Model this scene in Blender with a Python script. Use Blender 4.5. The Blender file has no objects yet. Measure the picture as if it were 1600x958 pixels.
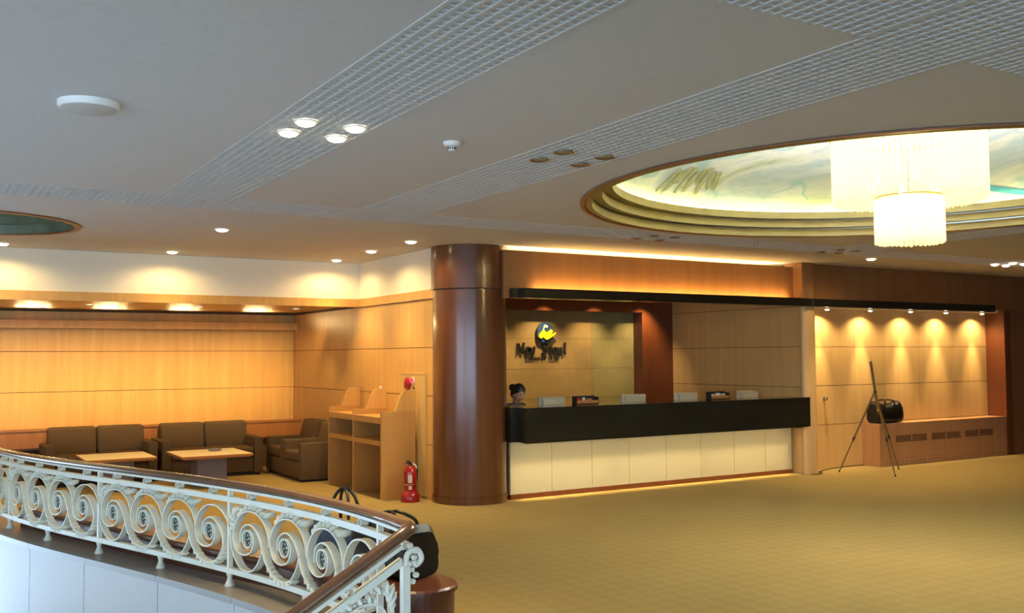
import bpy, bmesh, math, random
from mathutils import Vector, Matrix
random.seed(7)
C = bpy.context.scene
COL = C.collection
PI = math.pi
R = math.radians

# ------------------------------------------------------------------ camera
CAM_H = 1.75
cam_d = bpy.data.cameras.new('camera')
cam = bpy.data.objects.new('camera', cam_d)
COL.objects.link(cam)
yaw, pitch, roll = R(31.31), R(2.933), R(-0.369)
_f = Vector((math.sin(yaw), math.cos(yaw), 0)); _r = Vector((math.cos(yaw), -math.sin(yaw), 0)); _u = Vector((0, 0, 1))
_f2 = _f*math.cos(pitch) + _u*math.sin(pitch); _u2 = _u*math.cos(pitch) - _f*math.sin(pitch)
_r3 = _r*math.cos(roll) + _u2*math.sin(roll); _u3 = _u2*math.cos(roll) - _r*math.sin(roll)
cam.matrix_world = Matrix(((_r3.x, _u3.x, -_f2.x, 0), (_r3.y, _u3.y, -_f2.y, 0), (_r3.z, _u3.z, -_f2.z, CAM_H), (0, 0, 0, 1)))
cam_d.sensor_width = 36.0
cam_d.lens = 36.0*1529.5/1600.0
cam_d.clip_start = 0.05
C.camera = cam

# ------------------------------------------------------------------ world, exposure
SKY = 9.5
w = bpy.data.worlds.new('overcast_sky'); C.world = w
w.use_nodes = True
bg = w.node_tree.nodes['Background']
bg.inputs[0].default_value = (0.52, 0.73, 1.0, 1)
bg.inputs[1].default_value = SKY
vs = C.view_settings
vs.view_transform = 'Standard'; vs.look = 'None'; vs.gamma = 1; vs.use_curve_mapping = False
vs.exposure = -0.12

WARM = (1.0, 0.70, 0.30)
HALO = (1.0, 0.73, 0.36)
AMBER = (1.0, 0.58, 0.17)

def light(name, kind, loc, power, color, aim=None, **kw):
    d = bpy.data.lights.new(name, kind)
    d.energy = power; d.color = color
    for k, v in kw.items(): setattr(d, k, v)
    o = bpy.data.objects.new(name, d); COL.objects.link(o)
    o.location = loc
    if aim is not None:
        o.rotation_euler = (Vector(aim)).to_track_quat('-Z', 'Y').to_euler()
    return o
def spot(name, loc, aim, power, color=WARM, angle=80, blend=0.6, radius=0.04):
    return light(name, 'SPOT', loc, power, color, aim, spot_size=R(angle), spot_blend=blend, shadow_soft_size=radius)
def strip(name, loc, aim, power, color, sx, sy):
    o = light(name, 'AREA', loc, power, color, aim, shape='RECTANGLE', size=sx, size_y=sy)
    return o

# ------------------------------------------------------------------ materials
def new_mat(name):
    m = bpy.data.materials.new(name); m.use_nodes = True
    nt = m.node_tree
    return m, nt, nt.nodes['Principled BSDF']
def N(nt, t, **kw):
    n = nt.nodes.new(t)
    for k, v in kw.items():
        if k in n.inputs: n.inputs[k].default_value = v
        else: setattr(n, k, v)
    return n
def mapped_noise(nt, scale, detail=4, rough=0.6, nscale=1.0, kind='ShaderNodeTexNoise'):
    tc = N(nt, 'ShaderNodeTexCoord'); mp = N(nt, 'ShaderNodeMapping')
    mp.inputs['Scale'].default_value = scale
    nt.links.new(tc.outputs['Object'], mp.inputs['Vector'])
    n = N(nt, kind); n.inputs['Scale'].default_value = nscale
    if kind == 'ShaderNodeTexNoise':
        n.inputs['Detail'].default_value = detail; n.inputs['Roughness'].default_value = rough
    nt.links.new(mp.outputs['Vector'], n.inputs['Vector'])
    return n
def ramp(nt, src, stops):
    r = N(nt, 'ShaderNodeValToRGB')
    els = r.color_ramp.elements
    while len(els) < len(stops): els.new(0.5)
    for e, (p, c) in zip(els, stops):
        e.position = p; e.color = (*c, 1)
    nt.links.new(src, r.inputs[0])
    return r
def bump(nt, b, src, strength, dist=0.01):
    bn = N(nt, 'ShaderNodeBump'); bn.inputs['Strength'].default_value = strength; bn.inputs['Distance'].default_value = dist
    nt.links.new(src, bn.inputs['Height']); nt.links.new(bn.outputs[0], b.inputs['Normal'])
def plain(name, col, rough=0.5, metal=0.0, spec=0.5, coat=0.0, var=0.06, scale=40, bmp=0.0):
    m, nt, b = new_mat(name)
    n = mapped_noise(nt, (scale,)*3)
    r = ramp(nt, n.outputs[0], [(0.3, tuple(c*(1-var) for c in col)), (0.7, tuple(min(1, c*(1+var)) for c in col))])
    nt.links.new(r.outputs[0], b.inputs['Base Color'])
    b.inputs['Roughness'].default_value = rough; b.inputs['Metallic'].default_value = metal
    b.inputs['Specular IOR Level'].default_value = spec
    b.inputs['Coat Weight'].default_value = coat
    if coat: b.inputs['Coat Roughness'].default_value = 0.08
    if bmp: bump(nt, b, n.outputs[0], bmp)
    return m
def wood(name, a, c, grain=(9, 9, 0.5), rough=0.4, coat=0.0, spec=0.5, fine=(120, 120, 3)):
    m, nt, b = new_mat(name)
    n1 = mapped_noise(nt, grain, 5, 0.6)
    n2 = mapped_noise(nt, fine, 3, 0.7)
    mx = N(nt, 'ShaderNodeMath', operation='MULTIPLY_ADD'); mx.inputs[1].default_value = 0.35
    nt.links.new(n2.outputs[0], mx.inputs[0]); nt.links.new(n1.outputs[0], mx.inputs[2])
    sb = N(nt, 'ShaderNodeMath', operation='SUBTRACT'); sb.inputs[1].default_value = 0.175
    nt.links.new(mx.outputs[0], sb.inputs[0])
    r = ramp(nt, sb.outputs[0], [(0.25, a), (0.75, c)])
    nt.links.new(r.outputs[0], b.inputs['Base Color'])
    b.inputs['Roughness'].default_value = rough; b.inputs['Specular IOR Level'].default_value = spec
    b.inputs['Coat Weight'].default_value = coat
    if coat: b.inputs['Coat Roughness'].default_value = 0.12
    bump(nt, b, n2.outputs[0], 0.03)
    return m
def emit(name, col, strength):
    m = bpy.data.materials.new(name); m.use_nodes = True
    nt = m.node_tree; nt.nodes.clear()
    e = N(nt, 'ShaderNodeEmission'); e.inputs[0].default_value = (*col, 1); e.inputs[1].default_value = strength
    o = N(nt, 'ShaderNodeOutputMaterial'); nt.links.new(e.outputs[0], o.inputs[0])
    return m

M = {}
M['honey'] = wood('honey_veneer', (0.54, 0.29, 0.075), (0.68, 0.39, 0.115), rough=0.42)
M['honey_light'] = wood('pale_veneer', (0.62, 0.41, 0.19), (0.76, 0.52, 0.26), rough=0.4)
M['niche'] = wood('maple_veneer', (0.58, 0.36, 0.14), (0.70, 0.46, 0.19), rough=0.4)
M['ledge'] = wood('cherry_veneer', (0.34, 0.13, 0.035), (0.44, 0.18, 0.05), rough=0.35)
M['case'] = wood('oak_veneer', (0.46, 0.235, 0.065), (0.56, 0.30, 0.085), rough=0.4)
M['console'] = wood('console_veneer', (0.42, 0.215, 0.10), (0.54, 0.29, 0.145), rough=0.35)
M['mahogany'] = wood('mahogany_column_veneer', (0.085, 0.028, 0.010), (0.14, 0.046, 0.016), grain=(14, 14, 0.5), rough=0.26, coat=0.5)
M['jamb'] = wood('red_mahogany', (0.125, 0.033, 0.010), (0.185, 0.050, 0.014), rough=0.35)
M['fascia'] = wood('brown_fascia_veneer', (0.205, 0.092, 0.033), (0.28, 0.128, 0.046), grain=(7, 7, 0.6), rough=0.45)
M['bench'] = wood('bench_mahogany', (0.075, 0.022, 0.012), (0.11, 0.034, 0.017), rough=0.3, coat=0.15)
M['handrail'] = wood('handrail_wood', (0.09, 0.040, 0.018), (0.15, 0.066, 0.028), grain=(4, 4, 4), rough=0.25, coat=0.5)
M['recess'] = plain('dark_joint', (0.10, 0.05, 0.02), 0.8)
M['granite'] = plain('black_granite', (0.016, 0.014, 0.009), 0.10, spec=0.6, var=0.5, scale=200)
M['beam'] = plain('black_lacquer', (0.014, 0.013, 0.009), 0.16, spec=0.6)
M['white_panel'] = plain('white_back_painted_glass', (0.64, 0.61, 0.43), 0.25, var=0.02)
M['plaster'] = plain('cream_plaster', (0.80, 0.74, 0.58), 0.85, var=0.02, scale=80, bmp=0.05)
M['wall_stone'] = plain('tan_marble', (0.36, 0.24, 0.095), 0.22, spec=0.5, var=0.08, scale=6)
M['metal_white'] = plain('cream_white_painted_iron', (0.66, 0.66, 0.54), 0.38, var=0.03)
M['rosette'] = plain('dark_patina', (0.05, 0.055, 0.045), 0.5, var=0.3)
M['wall_stone_olive'] = plain('olive_marble', (0.30, 0.25, 0.105), 0.22, spec=0.5, var=0.08, scale=6)
M['granite_grey'] = plain('pale_grey_granite', (0.47, 0.47, 0.465), 0.45, var=0.16, scale=140)
M['coping'] = plain('polished_grey_granite', (0.25, 0.235, 0.215), 0.35, var=0.2, scale=160)
M['fabric'] = plain('brown_woven_fabric', (0.125, 0.080, 0.040), 0.95, spec=0.2, var=0.25, scale=150, bmp=0.3)
M['fabric_dark'] = plain('dark_plinth', (0.02, 0.016, 0.012), 0.8)
M['table_top'] = plain('pale_laminate', (0.82, 0.70, 0.42), 0.3, var=0.03)
M['slate'] = plain('grey_laminate', (0.20, 0.18, 0.19), 0.5, var=0.05)
M['red'] = plain('red_enamel', (0.33, 0.010, 0.010), 0.22, coat=0.4, var=0.04)
M['black'] = plain('black_plastic', (0.018, 0.017, 0.016), 0.45)
M['leather'] = plain('black_leather', (0.009, 0.0085, 0.0075), 0.36, spec=0.35, var=0.4, scale=60, bmp=0.25)
M['denim'] = plain('navy_canvas', (0.025, 0.048, 0.095), 0.8, var=0.3, scale=90, bmp=0.2)
M['chrome'] = plain('chrome', (0.75, 0.74, 0.70), 0.15, metal=1.0)
M['bronze'] = plain('bronze_anodised_tube', (0.20, 0.15, 0.07), 0.35, metal=0.7)
M['gold'] = plain('gold_painted_plaster', (0.25, 0.20, 0.06), 0.45, metal=0.15, var=0.12, scale=5)
M['copper_edge'] = plain('copper_edge', (0.26, 0.12, 0.05), 0.4, metal=0.4)
M['white_plastic'] = plain('white_plastic', (0.78, 0.76, 0.72), 0.4, var=0.02)
M['speaker_mesh'] = plain('grey_speaker_mesh', (0.48, 0.46, 0.43), 0.7, var=0.2, scale=400)
M['beige_plastic'] = plain('beige_plastic', (0.66, 0.62, 0.48), 0.5, var=0.03)
M['beige_metal'] = plain('beige_enamel', (0.60, 0.39, 0.13), 0.45, var=0.03)
M['navy'] = plain('navy_enamel', (0.035, 0.075, 0.16), 0.3, var=0.05)
M['yellow'] = plain('yellow_enamel', (0.86, 0.78, 0.02), 0.35, var=0.03)
M['paper'] = plain('paper', (0.75, 0.72, 0.65), 0.7, var=0.03)
M['skin'] = plain('skin', (0.62, 0.36, 0.24), 0.5, var=0.06, scale=25)
M['hair'] = plain('black_hair', (0.012, 0.010, 0.009), 0.4, var=0.4, scale=120)
M['jacket'] = plain('dark_grey_jacket', (0.10, 0.085, 0.08), 0.85, var=0.2, scale=120)
M['lip'] = plain('lip', (0.35, 0.09, 0.07), 0.5)
M['eye'] = plain('eye', (0.03, 0.02, 0.02), 0.3)
M['lens'] = emit('lit_downlight_lens', (1.0, 0.86, 0.58), 14.0)
M['lens_small'] = emit('lit_halogen_lens', (1.0, 0.90, 0.66), 10.0)
M['tube'] = emit('warm_cove_tube', (1.0, 0.84, 0.24), 15.0)
M['led_red'] = emit('lit_red_lamp', (1.0, 0.06, 0.08), 2.2)
M['lens_off'] = plain('unlit_reflector', (0.30, 0.27, 0.22), 0.2, metal=0.8)

def ceiling_mat():
    m, nt, b = new_mat('fissured_ceiling_paint')
    n = mapped_noise(nt, (26, 26, 26), 6, 0.75)
    r = ramp(nt, n.outputs[0], [(0.33, (0.52, 0.52, 0.51)), (0.47, (0.57, 0.57, 0.565)), (0.8, (0.58, 0.58, 0.575))])
    nt.links.new(r.outputs[0], b.inputs['Base Color']); b.inputs['Roughness'].default_value = 0.8
    b.inputs['Specular IOR Level'].default_value = 0.25
    bump(nt, b, n.outputs[0], 0.05)
    return m
M['ceiling'] = ceiling_mat()
M['grille'] = plain('painted_egg_crate', (0.56, 0.56, 0.55), 0.9, spec=0.1, var=0.02)

def carpet_mat():
    m, nt, b = new_mat('gold_loop_carpet')
    tc = N(nt, 'ShaderNodeTexCoord')
    mp = N(nt, 'ShaderNodeMapping'); mp.inputs['Scale'].default_value = (1, 1, 1); mp.inputs['Rotation'].default_value = (0, 0, R(45))
    nt.links.new(tc.outputs['Object'], mp.inputs['Vector'])
    ck = N(nt, 'ShaderNodeTexChecker'); ck.inputs['Scale'].default_value = 9.0
    nt.links.new(mp.outputs[0], ck.inputs['Vector'])
    n = mapped_noise(nt, (90, 90, 90), 3, 0.7)
    big = mapped_noise(nt, (1.3, 1.3, 1.3), 3, 0.6)
    a = N(nt, 'ShaderNodeMath', operation='MULTIPLY_ADD'); a.inputs[1].default_value = 0.09
    nt.links.new(ck.outputs['Fac'], a.inputs[0]); nt.links.new(n.outputs[0], a.inputs[2])
    a2 = N(nt, 'ShaderNodeMath', operation='MULTIPLY_ADD'); a2.inputs[1].default_value = 0.3
    nt.links.new(big.outputs[0], a2.inputs[0]); nt.links.new(a.outputs[0], a2.inputs[2])
    r = ramp(nt, a2.outputs[0], [(0.4, (0.245, 0.176, 0.066)), (0.95, (0.355, 0.26, 0.104))])
    nt.links.new(r.outputs[0], b.inputs['Base Color']); b.inputs['Roughness'].default_value = 0.95
    b.inputs['Specular IOR Level'].default_value = 0.1
    bump(nt, b, a.outputs[0], 0.4)
    return m
M['carpet'] = carpet_mat()

def mural_mat():
    m, nt, b = new_mat('painted_sky_mural')
    n = mapped_noise(nt, (0.5, 0.5, 1.4), 6, 0.62)
    n.inputs['Distortion'].default_value = 1.6
    r = ramp(nt, n.outputs[0], [(0.30, (0.24, 0.31, 0.22)), (0.40, (0.50, 0.64, 0.62)), (0.50, (0.70, 0.80, 0.90)), (0.58, (0.46, 0.62, 0.80)), (0.70, (0.72, 0.84, 0.98))])
    n2 = mapped_noise(nt, (0.8, 0.8, 2.0), 2, 0.5)
    n2.inputs['Distortion'].default_value = 0.6
    r2 = ramp(nt, n2.outputs[0], [(0.495, (0, 0, 0)), (0.505, (1, 1, 1)), (0.518, (1, 1, 1)), (0.53, (0, 0, 0))])
    mx = N(nt, 'ShaderNodeMix', data_type='RGBA')
    mf = N(nt, 'ShaderNodeMath', operation='MULTIPLY'); mf.inputs[1].default_value = 0.6
    nt.links.new(r2.outputs[0], mf.inputs[0]); nt.links.new(mf.outputs[0], mx.inputs[0])
    nt.links.new(r.outputs[0], mx.inputs[6]); mx.inputs[7].default_value = (0.25, 0.55, 0.72, 1)
    nt.links.new(mx.outputs[2], b.inputs['Base Color']); b.inputs['Roughness'].default_value = 0.8
    return m
M['mural'] = mural_mat()
M['well_dome'] = plain('dark_green_gold', (0.16, 0.19, 0.13), 0.45, metal=0.2, var=0.4, scale=3)

def rod_mat():
    m = bpy.data.materials.new('lit_glass_rod'); m.use_nodes = True
    nt = m.node_tree; nt.nodes.clear()
    e = N(nt, 'ShaderNodeEmission'); e.inputs[0].default_value = (1.0, 0.74, 0.36, 1); e.inputs[1].default_value = 0.55
    t = N(nt, 'ShaderNodeBsdfTranslucent'); t.inputs[0].default_value = (0.9, 0.84, 0.68, 1)
    a = N(nt, 'ShaderNodeAddShader'); o = N(nt, 'ShaderNodeOutputMaterial')
    nt.links.new(e.outputs[0], a.inputs[0]); nt.links.new(t.outputs[0], a.inputs[1]); nt.links.new(a.outputs[0], o.inputs[0])
    return m
M['rod'] = rod_mat()
M['bulb'] = emit('lit_bulb', (1.0, 0.85, 0.55), 30.0)
def glass_mat():
    m = bpy.data.materials.new('window_glass'); m.use_nodes = True
    nt = m.node_tree; nt.nodes.clear()
    t = N(nt, 'ShaderNodeBsdfTransparent'); g = N(nt, 'ShaderNodeBsdfGlossy'); g.inputs['Roughness'].default_value = 0.02
    x = N(nt, 'ShaderNodeMixShader'); x.inputs[0].default_value = 0.08
    o = N(nt, 'ShaderNodeOutputMaterial')
    nt.links.new(t.outputs[0], x.inputs[1]); nt.links.new(g.outputs[0], x.inputs[2]); nt.links.new(x.outputs[0], o.inputs[0])
    return m
M['glass'] = glass_mat()

# ------------------------------------------------------------------ mesh helpers
OFF = {}
class MB:
    def __init__(s): s.v = []; s.f = []
    def add(s, vs, fs):
        k = len(s.v); s.v += [tuple(p) for p in vs]; s.f += [tuple(i+k for i in f) for f in fs]; return s
    def box(s, x0, x1, y0, y1, z0, z1):
        return s.add([(x0,y0,z0),(x1,y0,z0),(x1,y1,z0),(x0,y1,z0),(x0,y0,z1),(x1,y0,z1),(x1,y1,z1),(x0,y1,z1)],
                     [(0,3,2,1),(4,5,6,7),(0,1,5,4),(1,2,6,5),(2,3,7,6),(3,0,4,7)])
    def hexa(s, p):
        return s.add(p, [(0,3,2,1),(4,5,6,7),(0,1,5,4),(1,2,6,5),(2,3,7,6),(3,0,4,7)])
    def rbox(s, x0, x1, y0, y1, z0, z1, r=0.03, seg=2):
        bm = bmesh.new(); bmesh.ops.create_cube(bm, size=1)
        for v in bm.verts:
            v.co = Vector(((x0+x1)/2+v.co.x*(x1-x0), (y0+y1)/2+v.co.y*(y1-y0), (z0+z1)/2+v.co.z*(z1-z0)))
        bmesh.ops.bevel(bm, geom=bm.edges[:], offset=r, segments=seg, profile=0.5, affect='EDGES')
        bm.verts.index_update()
        s.add([v.co[:] for v in bm.verts], [[v.index for v in f.verts] for f in bm.faces]); bm.free(); return s
    def tube(s, pts, r, n=8, cap=True, closed=False, sx=1.0, sz=1.0):
        pts = [Vector(p) for p in pts]; m = len(pts)
        rr = r if isinstance(r, (list, tuple)) else [r]*m
        t0 = (pts[1]-pts[0]).normalized()
        up = Vector((0, 0, 1)) if abs(t0.z) < 0.9 else Vector((0, 1, 0))
        a = (up - t0*up.dot(t0)).normalized()
        base = len(s.v)
        for i, p in enumerate(pts):
            if closed: t = (pts[(i+1) % m]-pts[i-1]).normalized()
            else: t = (pts[min(i+1, m-1)]-pts[max(i-1, 0)]).normalized()
            a = (a - t*a.dot(t)).normalized(); b = t.cross(a)
            for k in range(n):
                th = 2*PI*k/n
                s.v.append(tuple(p + (a*math.sin(th)*sz + b*math.cos(th)*sx)*rr[i]))
        rng = m if closed else m-1
        for i in range(rng):
            j = (i+1) % m
            for k in range(n):
                l = (k+1) % n
                s.f.append((base+i*n+k, base+i*n+l, base+j*n+l, base+j*n+k))
        if cap and not closed:
            s.f.append(tuple(base+k for k in reversed(range(n)))); s.f.append(tuple(base+(m-1)*n+k for k in range(n)))
        return s
    def lathe(s, prof, c=(0,0,0), n=24, cap=True, arc=None):
        base = len(s.v); m = len(prof)
        for r, z in prof:
            for k in range(n):
                th = 2*PI*k/n
                s.v.append((c[0]+r*math.cos(th), c[1]+r*math.sin(th), c[2]+z))
        for i in range(m-1):
            for k in range(n):
                l = (k+1) % n
                s.f.append((base+i*n+k, base+i*n+l, base+(i+1)*n+l, base+(i+1)*n+k))
        if cap:
            s.f.append(tuple(base+k for k in reversed(range(n)))); s.f.append(tuple(base+(m-1)*n+k for k in range(n)))
        return s
    def ball(s, c, rx, ry=None, rz=None, n=10, m=6, rot=None):
        ry = ry or rx; rz = rz or rx
        vs = [(0, 0, 1)]
        for i in range(1, m):
            ph = PI*i/m
            for k in range(n):
                th = 2*PI*k/n; vs.append((math.sin(ph)*math.cos(th), math.sin(ph)*math.sin(th), math.cos(ph)))
        vs.append((0, 0, -1))
        fs = [(0, 1+k, 1+(k+1) % n) for k in range(n)]
        for i in range(m-2):
            for k in range(n):
                l = (k+1) % n; fs.append((1+i*n+k, 1+(i+1)*n+k, 1+(i+1)*n+l, 1+i*n+l))
        L = len(vs)-1
        fs += [(L, 1+(m-2)*n+(k+1) % n, 1+(m-2)*n+k) for k in range(n)]
        out = []
        for p in vs:
            q = Vector((p[0]*rx, p[1]*ry, p[2]*rz))
            if rot is not None: q = rot @ q
            out.append(tuple(q+Vector(c)))
        return s.add(out, fs)
    def prism(s, poly, z0, z1):
        n = len(poly)
        return s.add([(x, y, z0) for x, y in poly]+[(x, y, z1) for x, y in poly],
                     [tuple(reversed(range(n))), tuple(range(n, 2*n))]+[(k, (k+1) % n, n+(k+1) % n, n+k) for k in range(n)])
    def map(s, fn):
        s.v = [tuple(fn(*p)) for p in s.v]; return s
    def build(s, name, mat, parent=None, smooth=False, loc=None):
        me = bpy.data.meshes.new(name)
        off = Vector((0, 0, 0))
        if parent is not None: off = OFF.get(parent.name, Vector((0, 0, 0)))
        if loc is not None: off = Vector(loc)
        me.from_pydata([tuple(Vector(p)-off) for p in s.v], [], s.f)
        bm = bmesh.new(); bm.from_mesh(me)
        bmesh.ops.recalc_face_normals(bm, faces=bm.faces[:])
        bm.to_mesh(me); bm.free()
        if smooth:
            me.polygons.foreach_set('use_smooth', [True]*len(me.polygons))
            try: me.set_sharp_from_angle(angle=R(40))
            except Exception: pass
        me.materials.append(M[mat] if isinstance(mat, str) else mat)
        o = bpy.data.objects.new(name, me); COL.objects.link(o)
        if parent is not None: o.parent = parent; OFF[o.name] = off
        elif loc is not None: o.location = loc; OFF[o.name] = off
        return o
def tag(o, label=None, cat=None, group=None, kind=None):
    if label: o['label'] = label
    if cat: o['category'] = cat
    if group: o['group'] = group
    if kind: o['kind'] = kind
    return o
def thing(name, loc, label, cat, group=None):
    o = bpy.data.objects.new(name, None); COL.objects.link(o)
    o.location = loc; o.empty_display_size = 0.1
    OFF[o.name] = Vector(loc)
    return tag(o, label, cat, group)
def struct(name, mb, mat, label=None, smooth=False):
    o = mb.build(name, mat, None, smooth); tag(o, label, None, None, 'structure'); return o
def B(*a): return MB().box(*a)
def RB(*a, **k): return MB().rbox(*a, **k)
def copy_tree(o, loc):
    c = o.copy(); COL.objects.link(c); c.location = loc
    for ch in list(o.children):
        d = ch.copy(); COL.objects.link(d); d.parent = c
        for g in list(ch.children):
            e = g.copy(); COL.objects.link(e); e.parent = d
    return c
def catmull(P, n=6, closed=False):
    P = [Vector(p) for p in P]; out = []
    m = len(P)
    for i in range(m-1):
        p0 = P[max(i-1, 0)]; p1 = P[i]; p2 = P[i+1]; p3 = P[min(i+2, m-1)]
        for k in range(n):
            t = k/n
            out.append(0.5*((2*p1)+(p2-p0)*t+(2*p0-5*p1+4*p2-p3)*t*t+(3*p1-p0-3*p2+p3)*t**3))
    out.append(P[-1]); return out

# ================================================================== SETTING
ZC = 3.1
# ---- rail curve over the stair well: x as a function of y (near end at y = 4.57)
def rail_x(y):
    if y <= 10.6: return 0.01163298*y**3 - 0.28499644*y**2 + 1.96953128*y - 1.99698627
    return rail_x(10.6) - 0.22*(y-10.6) - 0.03*(y-10.6)**2
_ry = [4.57+i*0.05 for i in range(160)]
_rp = [Vector((rail_x(y), y)) for y in _ry]
_rs = [0.0]
for i in range(1, len(_rp)): _rs.append(_rs[-1]+(_rp[i]-_rp[i-1]).length)
def rail(s):
    s = max(0, min(s, _rs[-1]-1e-6))
    i = min(max(0, int(s/0.052)-2), len(_rs)-2)
    while _rs[i+1] < s: i += 1
    while _rs[i] > s: i -= 1
    t = (s-_rs[i])/(_rs[i+1]-_rs[i])
    return _rp[i]*(1-t)+_rp[i+1]*t
def rail_t(s):
    return (rail(s+0.06)-rail(s-0.06)).normalized()
def on_rail(s, n, z):                       # n > 0 is away from the well
    p = rail(s); t = rail_t(s)
    return (p.x+t.y*n, p.y-t.x*n, z)
S_END = _rs[-1]-0.1
def s_of_y(y):
    i = min(range(len(_ry)), key=lambda k: abs(_ry[k]-y)); return _rs[i]

# ---- floor with the stair well cut out
well_edge = [on_rail(s*S_END/40, -0.10, 0)[:2] for s in range(41)]
fl = MB()
yb = 1.9
def quad(x0, x1, y0, y1, z=0.0): fl.add([(x0,y0,z),(x1,y0,z),(x1,y1,z),(x0,y1,z)], [(0,1,2,3)])
quad(-7, 20, -4, yb)
quad(2.165, 20, yb, 4.57)
for (xa, ya), (xb, yb2) in zip(well_edge[:-1], well_edge[1:]):
    fl.add([(xa, ya, 0), (20, ya, 0), (20, yb2, 0), (xb, yb2, 0)], [(0,1,2,3)])
ye = well_edge[-1][1]
fl.add([(2.165, 4.57, 0), (20, 4.57, 0), (20, well_edge[0][1], 0), (well_edge[0][0], well_edge[0][1], 0)], [(0,1,2,3)])
quad(-7, 20, ye, 16.2)
# slab edge round the well
fl.add([(-7,yb,0),(2.165,yb,0),(2.165,yb,-0.3),(-7,yb,-0.3)], [(0,1,2,3)])
fl.add([(2.165,yb,0),(2.165,4.57,0),(2.165,4.57,-0.3),(2.165,yb,-0.3)], [(0,1,2,3)])
floor = struct('floor', fl, 'carpet', 'gold loop pile carpet over the whole lobby')
struct('floor_lower', B(-7, 2.4, 1.5, 12.6, -1.85, -1.65), 'carpet', 'carpet at the foot of the stairs')

# ---- ceiling
XB = [(1.70, 2.28), (3.43, 4.08), (9.96, 10.56), (13.7, 14.3)]
YB = [(2.10, 2.72), (8.30, 8.90)]
DC = (7.2, 5.42); DR = 2.70           # round dome over the lobby
WC = (0.42, 10.89); WR = 0.95         # small dome over the stair well
xs = sorted([-7, 20]+[a for p in XB for a in p]); ysb = sorted([-4, 16.2]+[a for p in YB for a in p])
ce = MB(); gback = MB()
def is_band(x, y): return (any(a < x < b for a, b in XB) and y < 8.9) or (any(a < y < b for a, b in YB) and -3.5 < x < 17)
def holed(x0, x1, y0, y1, c, r, n=96):
    angs = sorted(set([2*PI*k/n for k in range(n)]+[math.atan2(y-c[1], x-c[0]) % (2*PI) for x in (x0, x1) for y in (y0, y1)]))
    inn = [(c[0]+r*math.cos(a), c[1]+r*math.sin(a), ZC) for a in angs]; out = []
    for a in angs:
        ca, sa = math.cos(a), math.sin(a); t = 1e9
        if ca > 1e-9: t = min(t, (x1-c[0])/ca)
        if ca < -1e-9: t = min(t, (x0-c[0])/ca)
        if sa > 1e-9: t = min(t, (y1-c[1])/sa)
        if sa < -1e-9: t = min(t, (y0-c[1])/sa)
        out.append((c[0]+t*ca, c[1]+t*sa, ZC))
    k = len(angs)
    ce.add(inn+out, [(i, (i+1) % k, k+(i+1) % k, k+i) for i in range(k)])
for x0, x1 in zip(xs[:-1], xs[1:]):
    for y0, y1 in zip(ysb[:-1], ysb[1:]):
        if is_band((x0+x1)/2, (y0+y1)/2):
            gback.add([(x0,y0,ZC+0.005),(x1,y0,ZC+0.005),(x1,y1,ZC+0.005),(x0,y1,ZC+0.005)], [(0,1,2,3)])
            for (a, b) in (((x0,y0),(x1,y0)),((x1,y0),(x1,y1)),((x1,y1),(x0,y1)),((x0,y1),(x0,y0))):
                mx, my = (a[0]+b[0])/2, (a[1]+b[1])/2
                nx, ny = mx-(x0+x1)/2, my-(y0+y1)/2
                if not is_band(mx+nx*0.01, my+ny*0.01):
                    gback.add([(*a,ZC),(*b,ZC),(*b,ZC+0.005),(*a,ZC+0.005)], [(0,1,2,3)])
        elif x0 < DC[0] < x1 and y0 < DC[1] < y1: holed(x0, x1, y0, y1, DC, DR)
        elif x0 < WC[0] < x1 and y0 < WC[1] < y1: holed(x0, x1, y0, y1, WC, WR)
        else: ce.add([(x0,y0,ZC),(x1,y0,ZC),(x1,y1,ZC),(x0,y1,ZC)], [(0,1,2,3)])
ceiling = struct('ceiling', ce, 'ceiling', 'pale fissured plaster ceiling with egg crate strips')
gb = gback.build('grille_backing', 'grille', ceiling)
def crate(x0, x1, y0, y1, name):
    g = MB(); t = 0.011; z0, z1 = ZC-0.004, ZC+0.0045; p = 0.058
    nx = max(2, round((x1-x0)/p)); ny = max(2, round((y1-y0)/p))
    for i in range(nx+1):
        x = x0+(x1-x0)*i/nx; g.box(x-t, x+t, y0, y1, z0, z1)
    for j in range(ny+1):
        y = y0+(y1-y0)*j/ny; g.box(x0, x1, y-t, y+t, z0+0.002, z1)
    o = g.build('egg_crate_grille', 'grille', ceiling); o['kind'] = 'stuff'
for x0, x1 in XB: crate(x0, x1, -1.0 if x0 < 9 else 4.0, 8.9, 'x')
xx = [-3.4]+[a for p in XB for a in p]+[17]
for y0, y1 in YB:
    for a, b in zip(xx[0::2], xx[1::2]): crate(a+.024, b-.024, y0, y1, 'y')
struct('ceiling_slab', B(-7.2, 20.2, -4.2, 16.4, 4.45, 4.6), 'plaster')

# ---- painted dome: stepped gold rim, cove lamp, mural
dm = MB()
prof = []
for i in range(15):
    a = i/14*R(40); Rs = 2.78/math.sin(R(40)); prof.append((Rs*math.sin(R(40)-a) if i < 14 else 0.02, 3.34+Rs*(math.cos(R(40)-a)-math.cos(R(40)))))
dm.lathe(prof, (*DC, 0), 96, cap=False)
dome = struct('ceiling_dome', dm, 'mural', 'painted cloud mural inside the round ceiling dome', True)
for k, (r0, r1, z0, z1) in enumerate(((2.70, 2.63, 3.088, 3.165), (2.61, 2.54, 3.175, 3.25), (2.52, 2.45, 3.26, 3.335))):
    rg = MB(); n = 96
    rg.lathe([(r0+0.10, z1), (r0+0.10 if k else r0+0.004, z0+0.012), (r0-0.02, z0), (r1, z0), (r1, z1), (r0+0.10, z1)], (*DC, 0), n, cap=False)
    rg.build('gold_ring', 'gold', dome, True)
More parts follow.
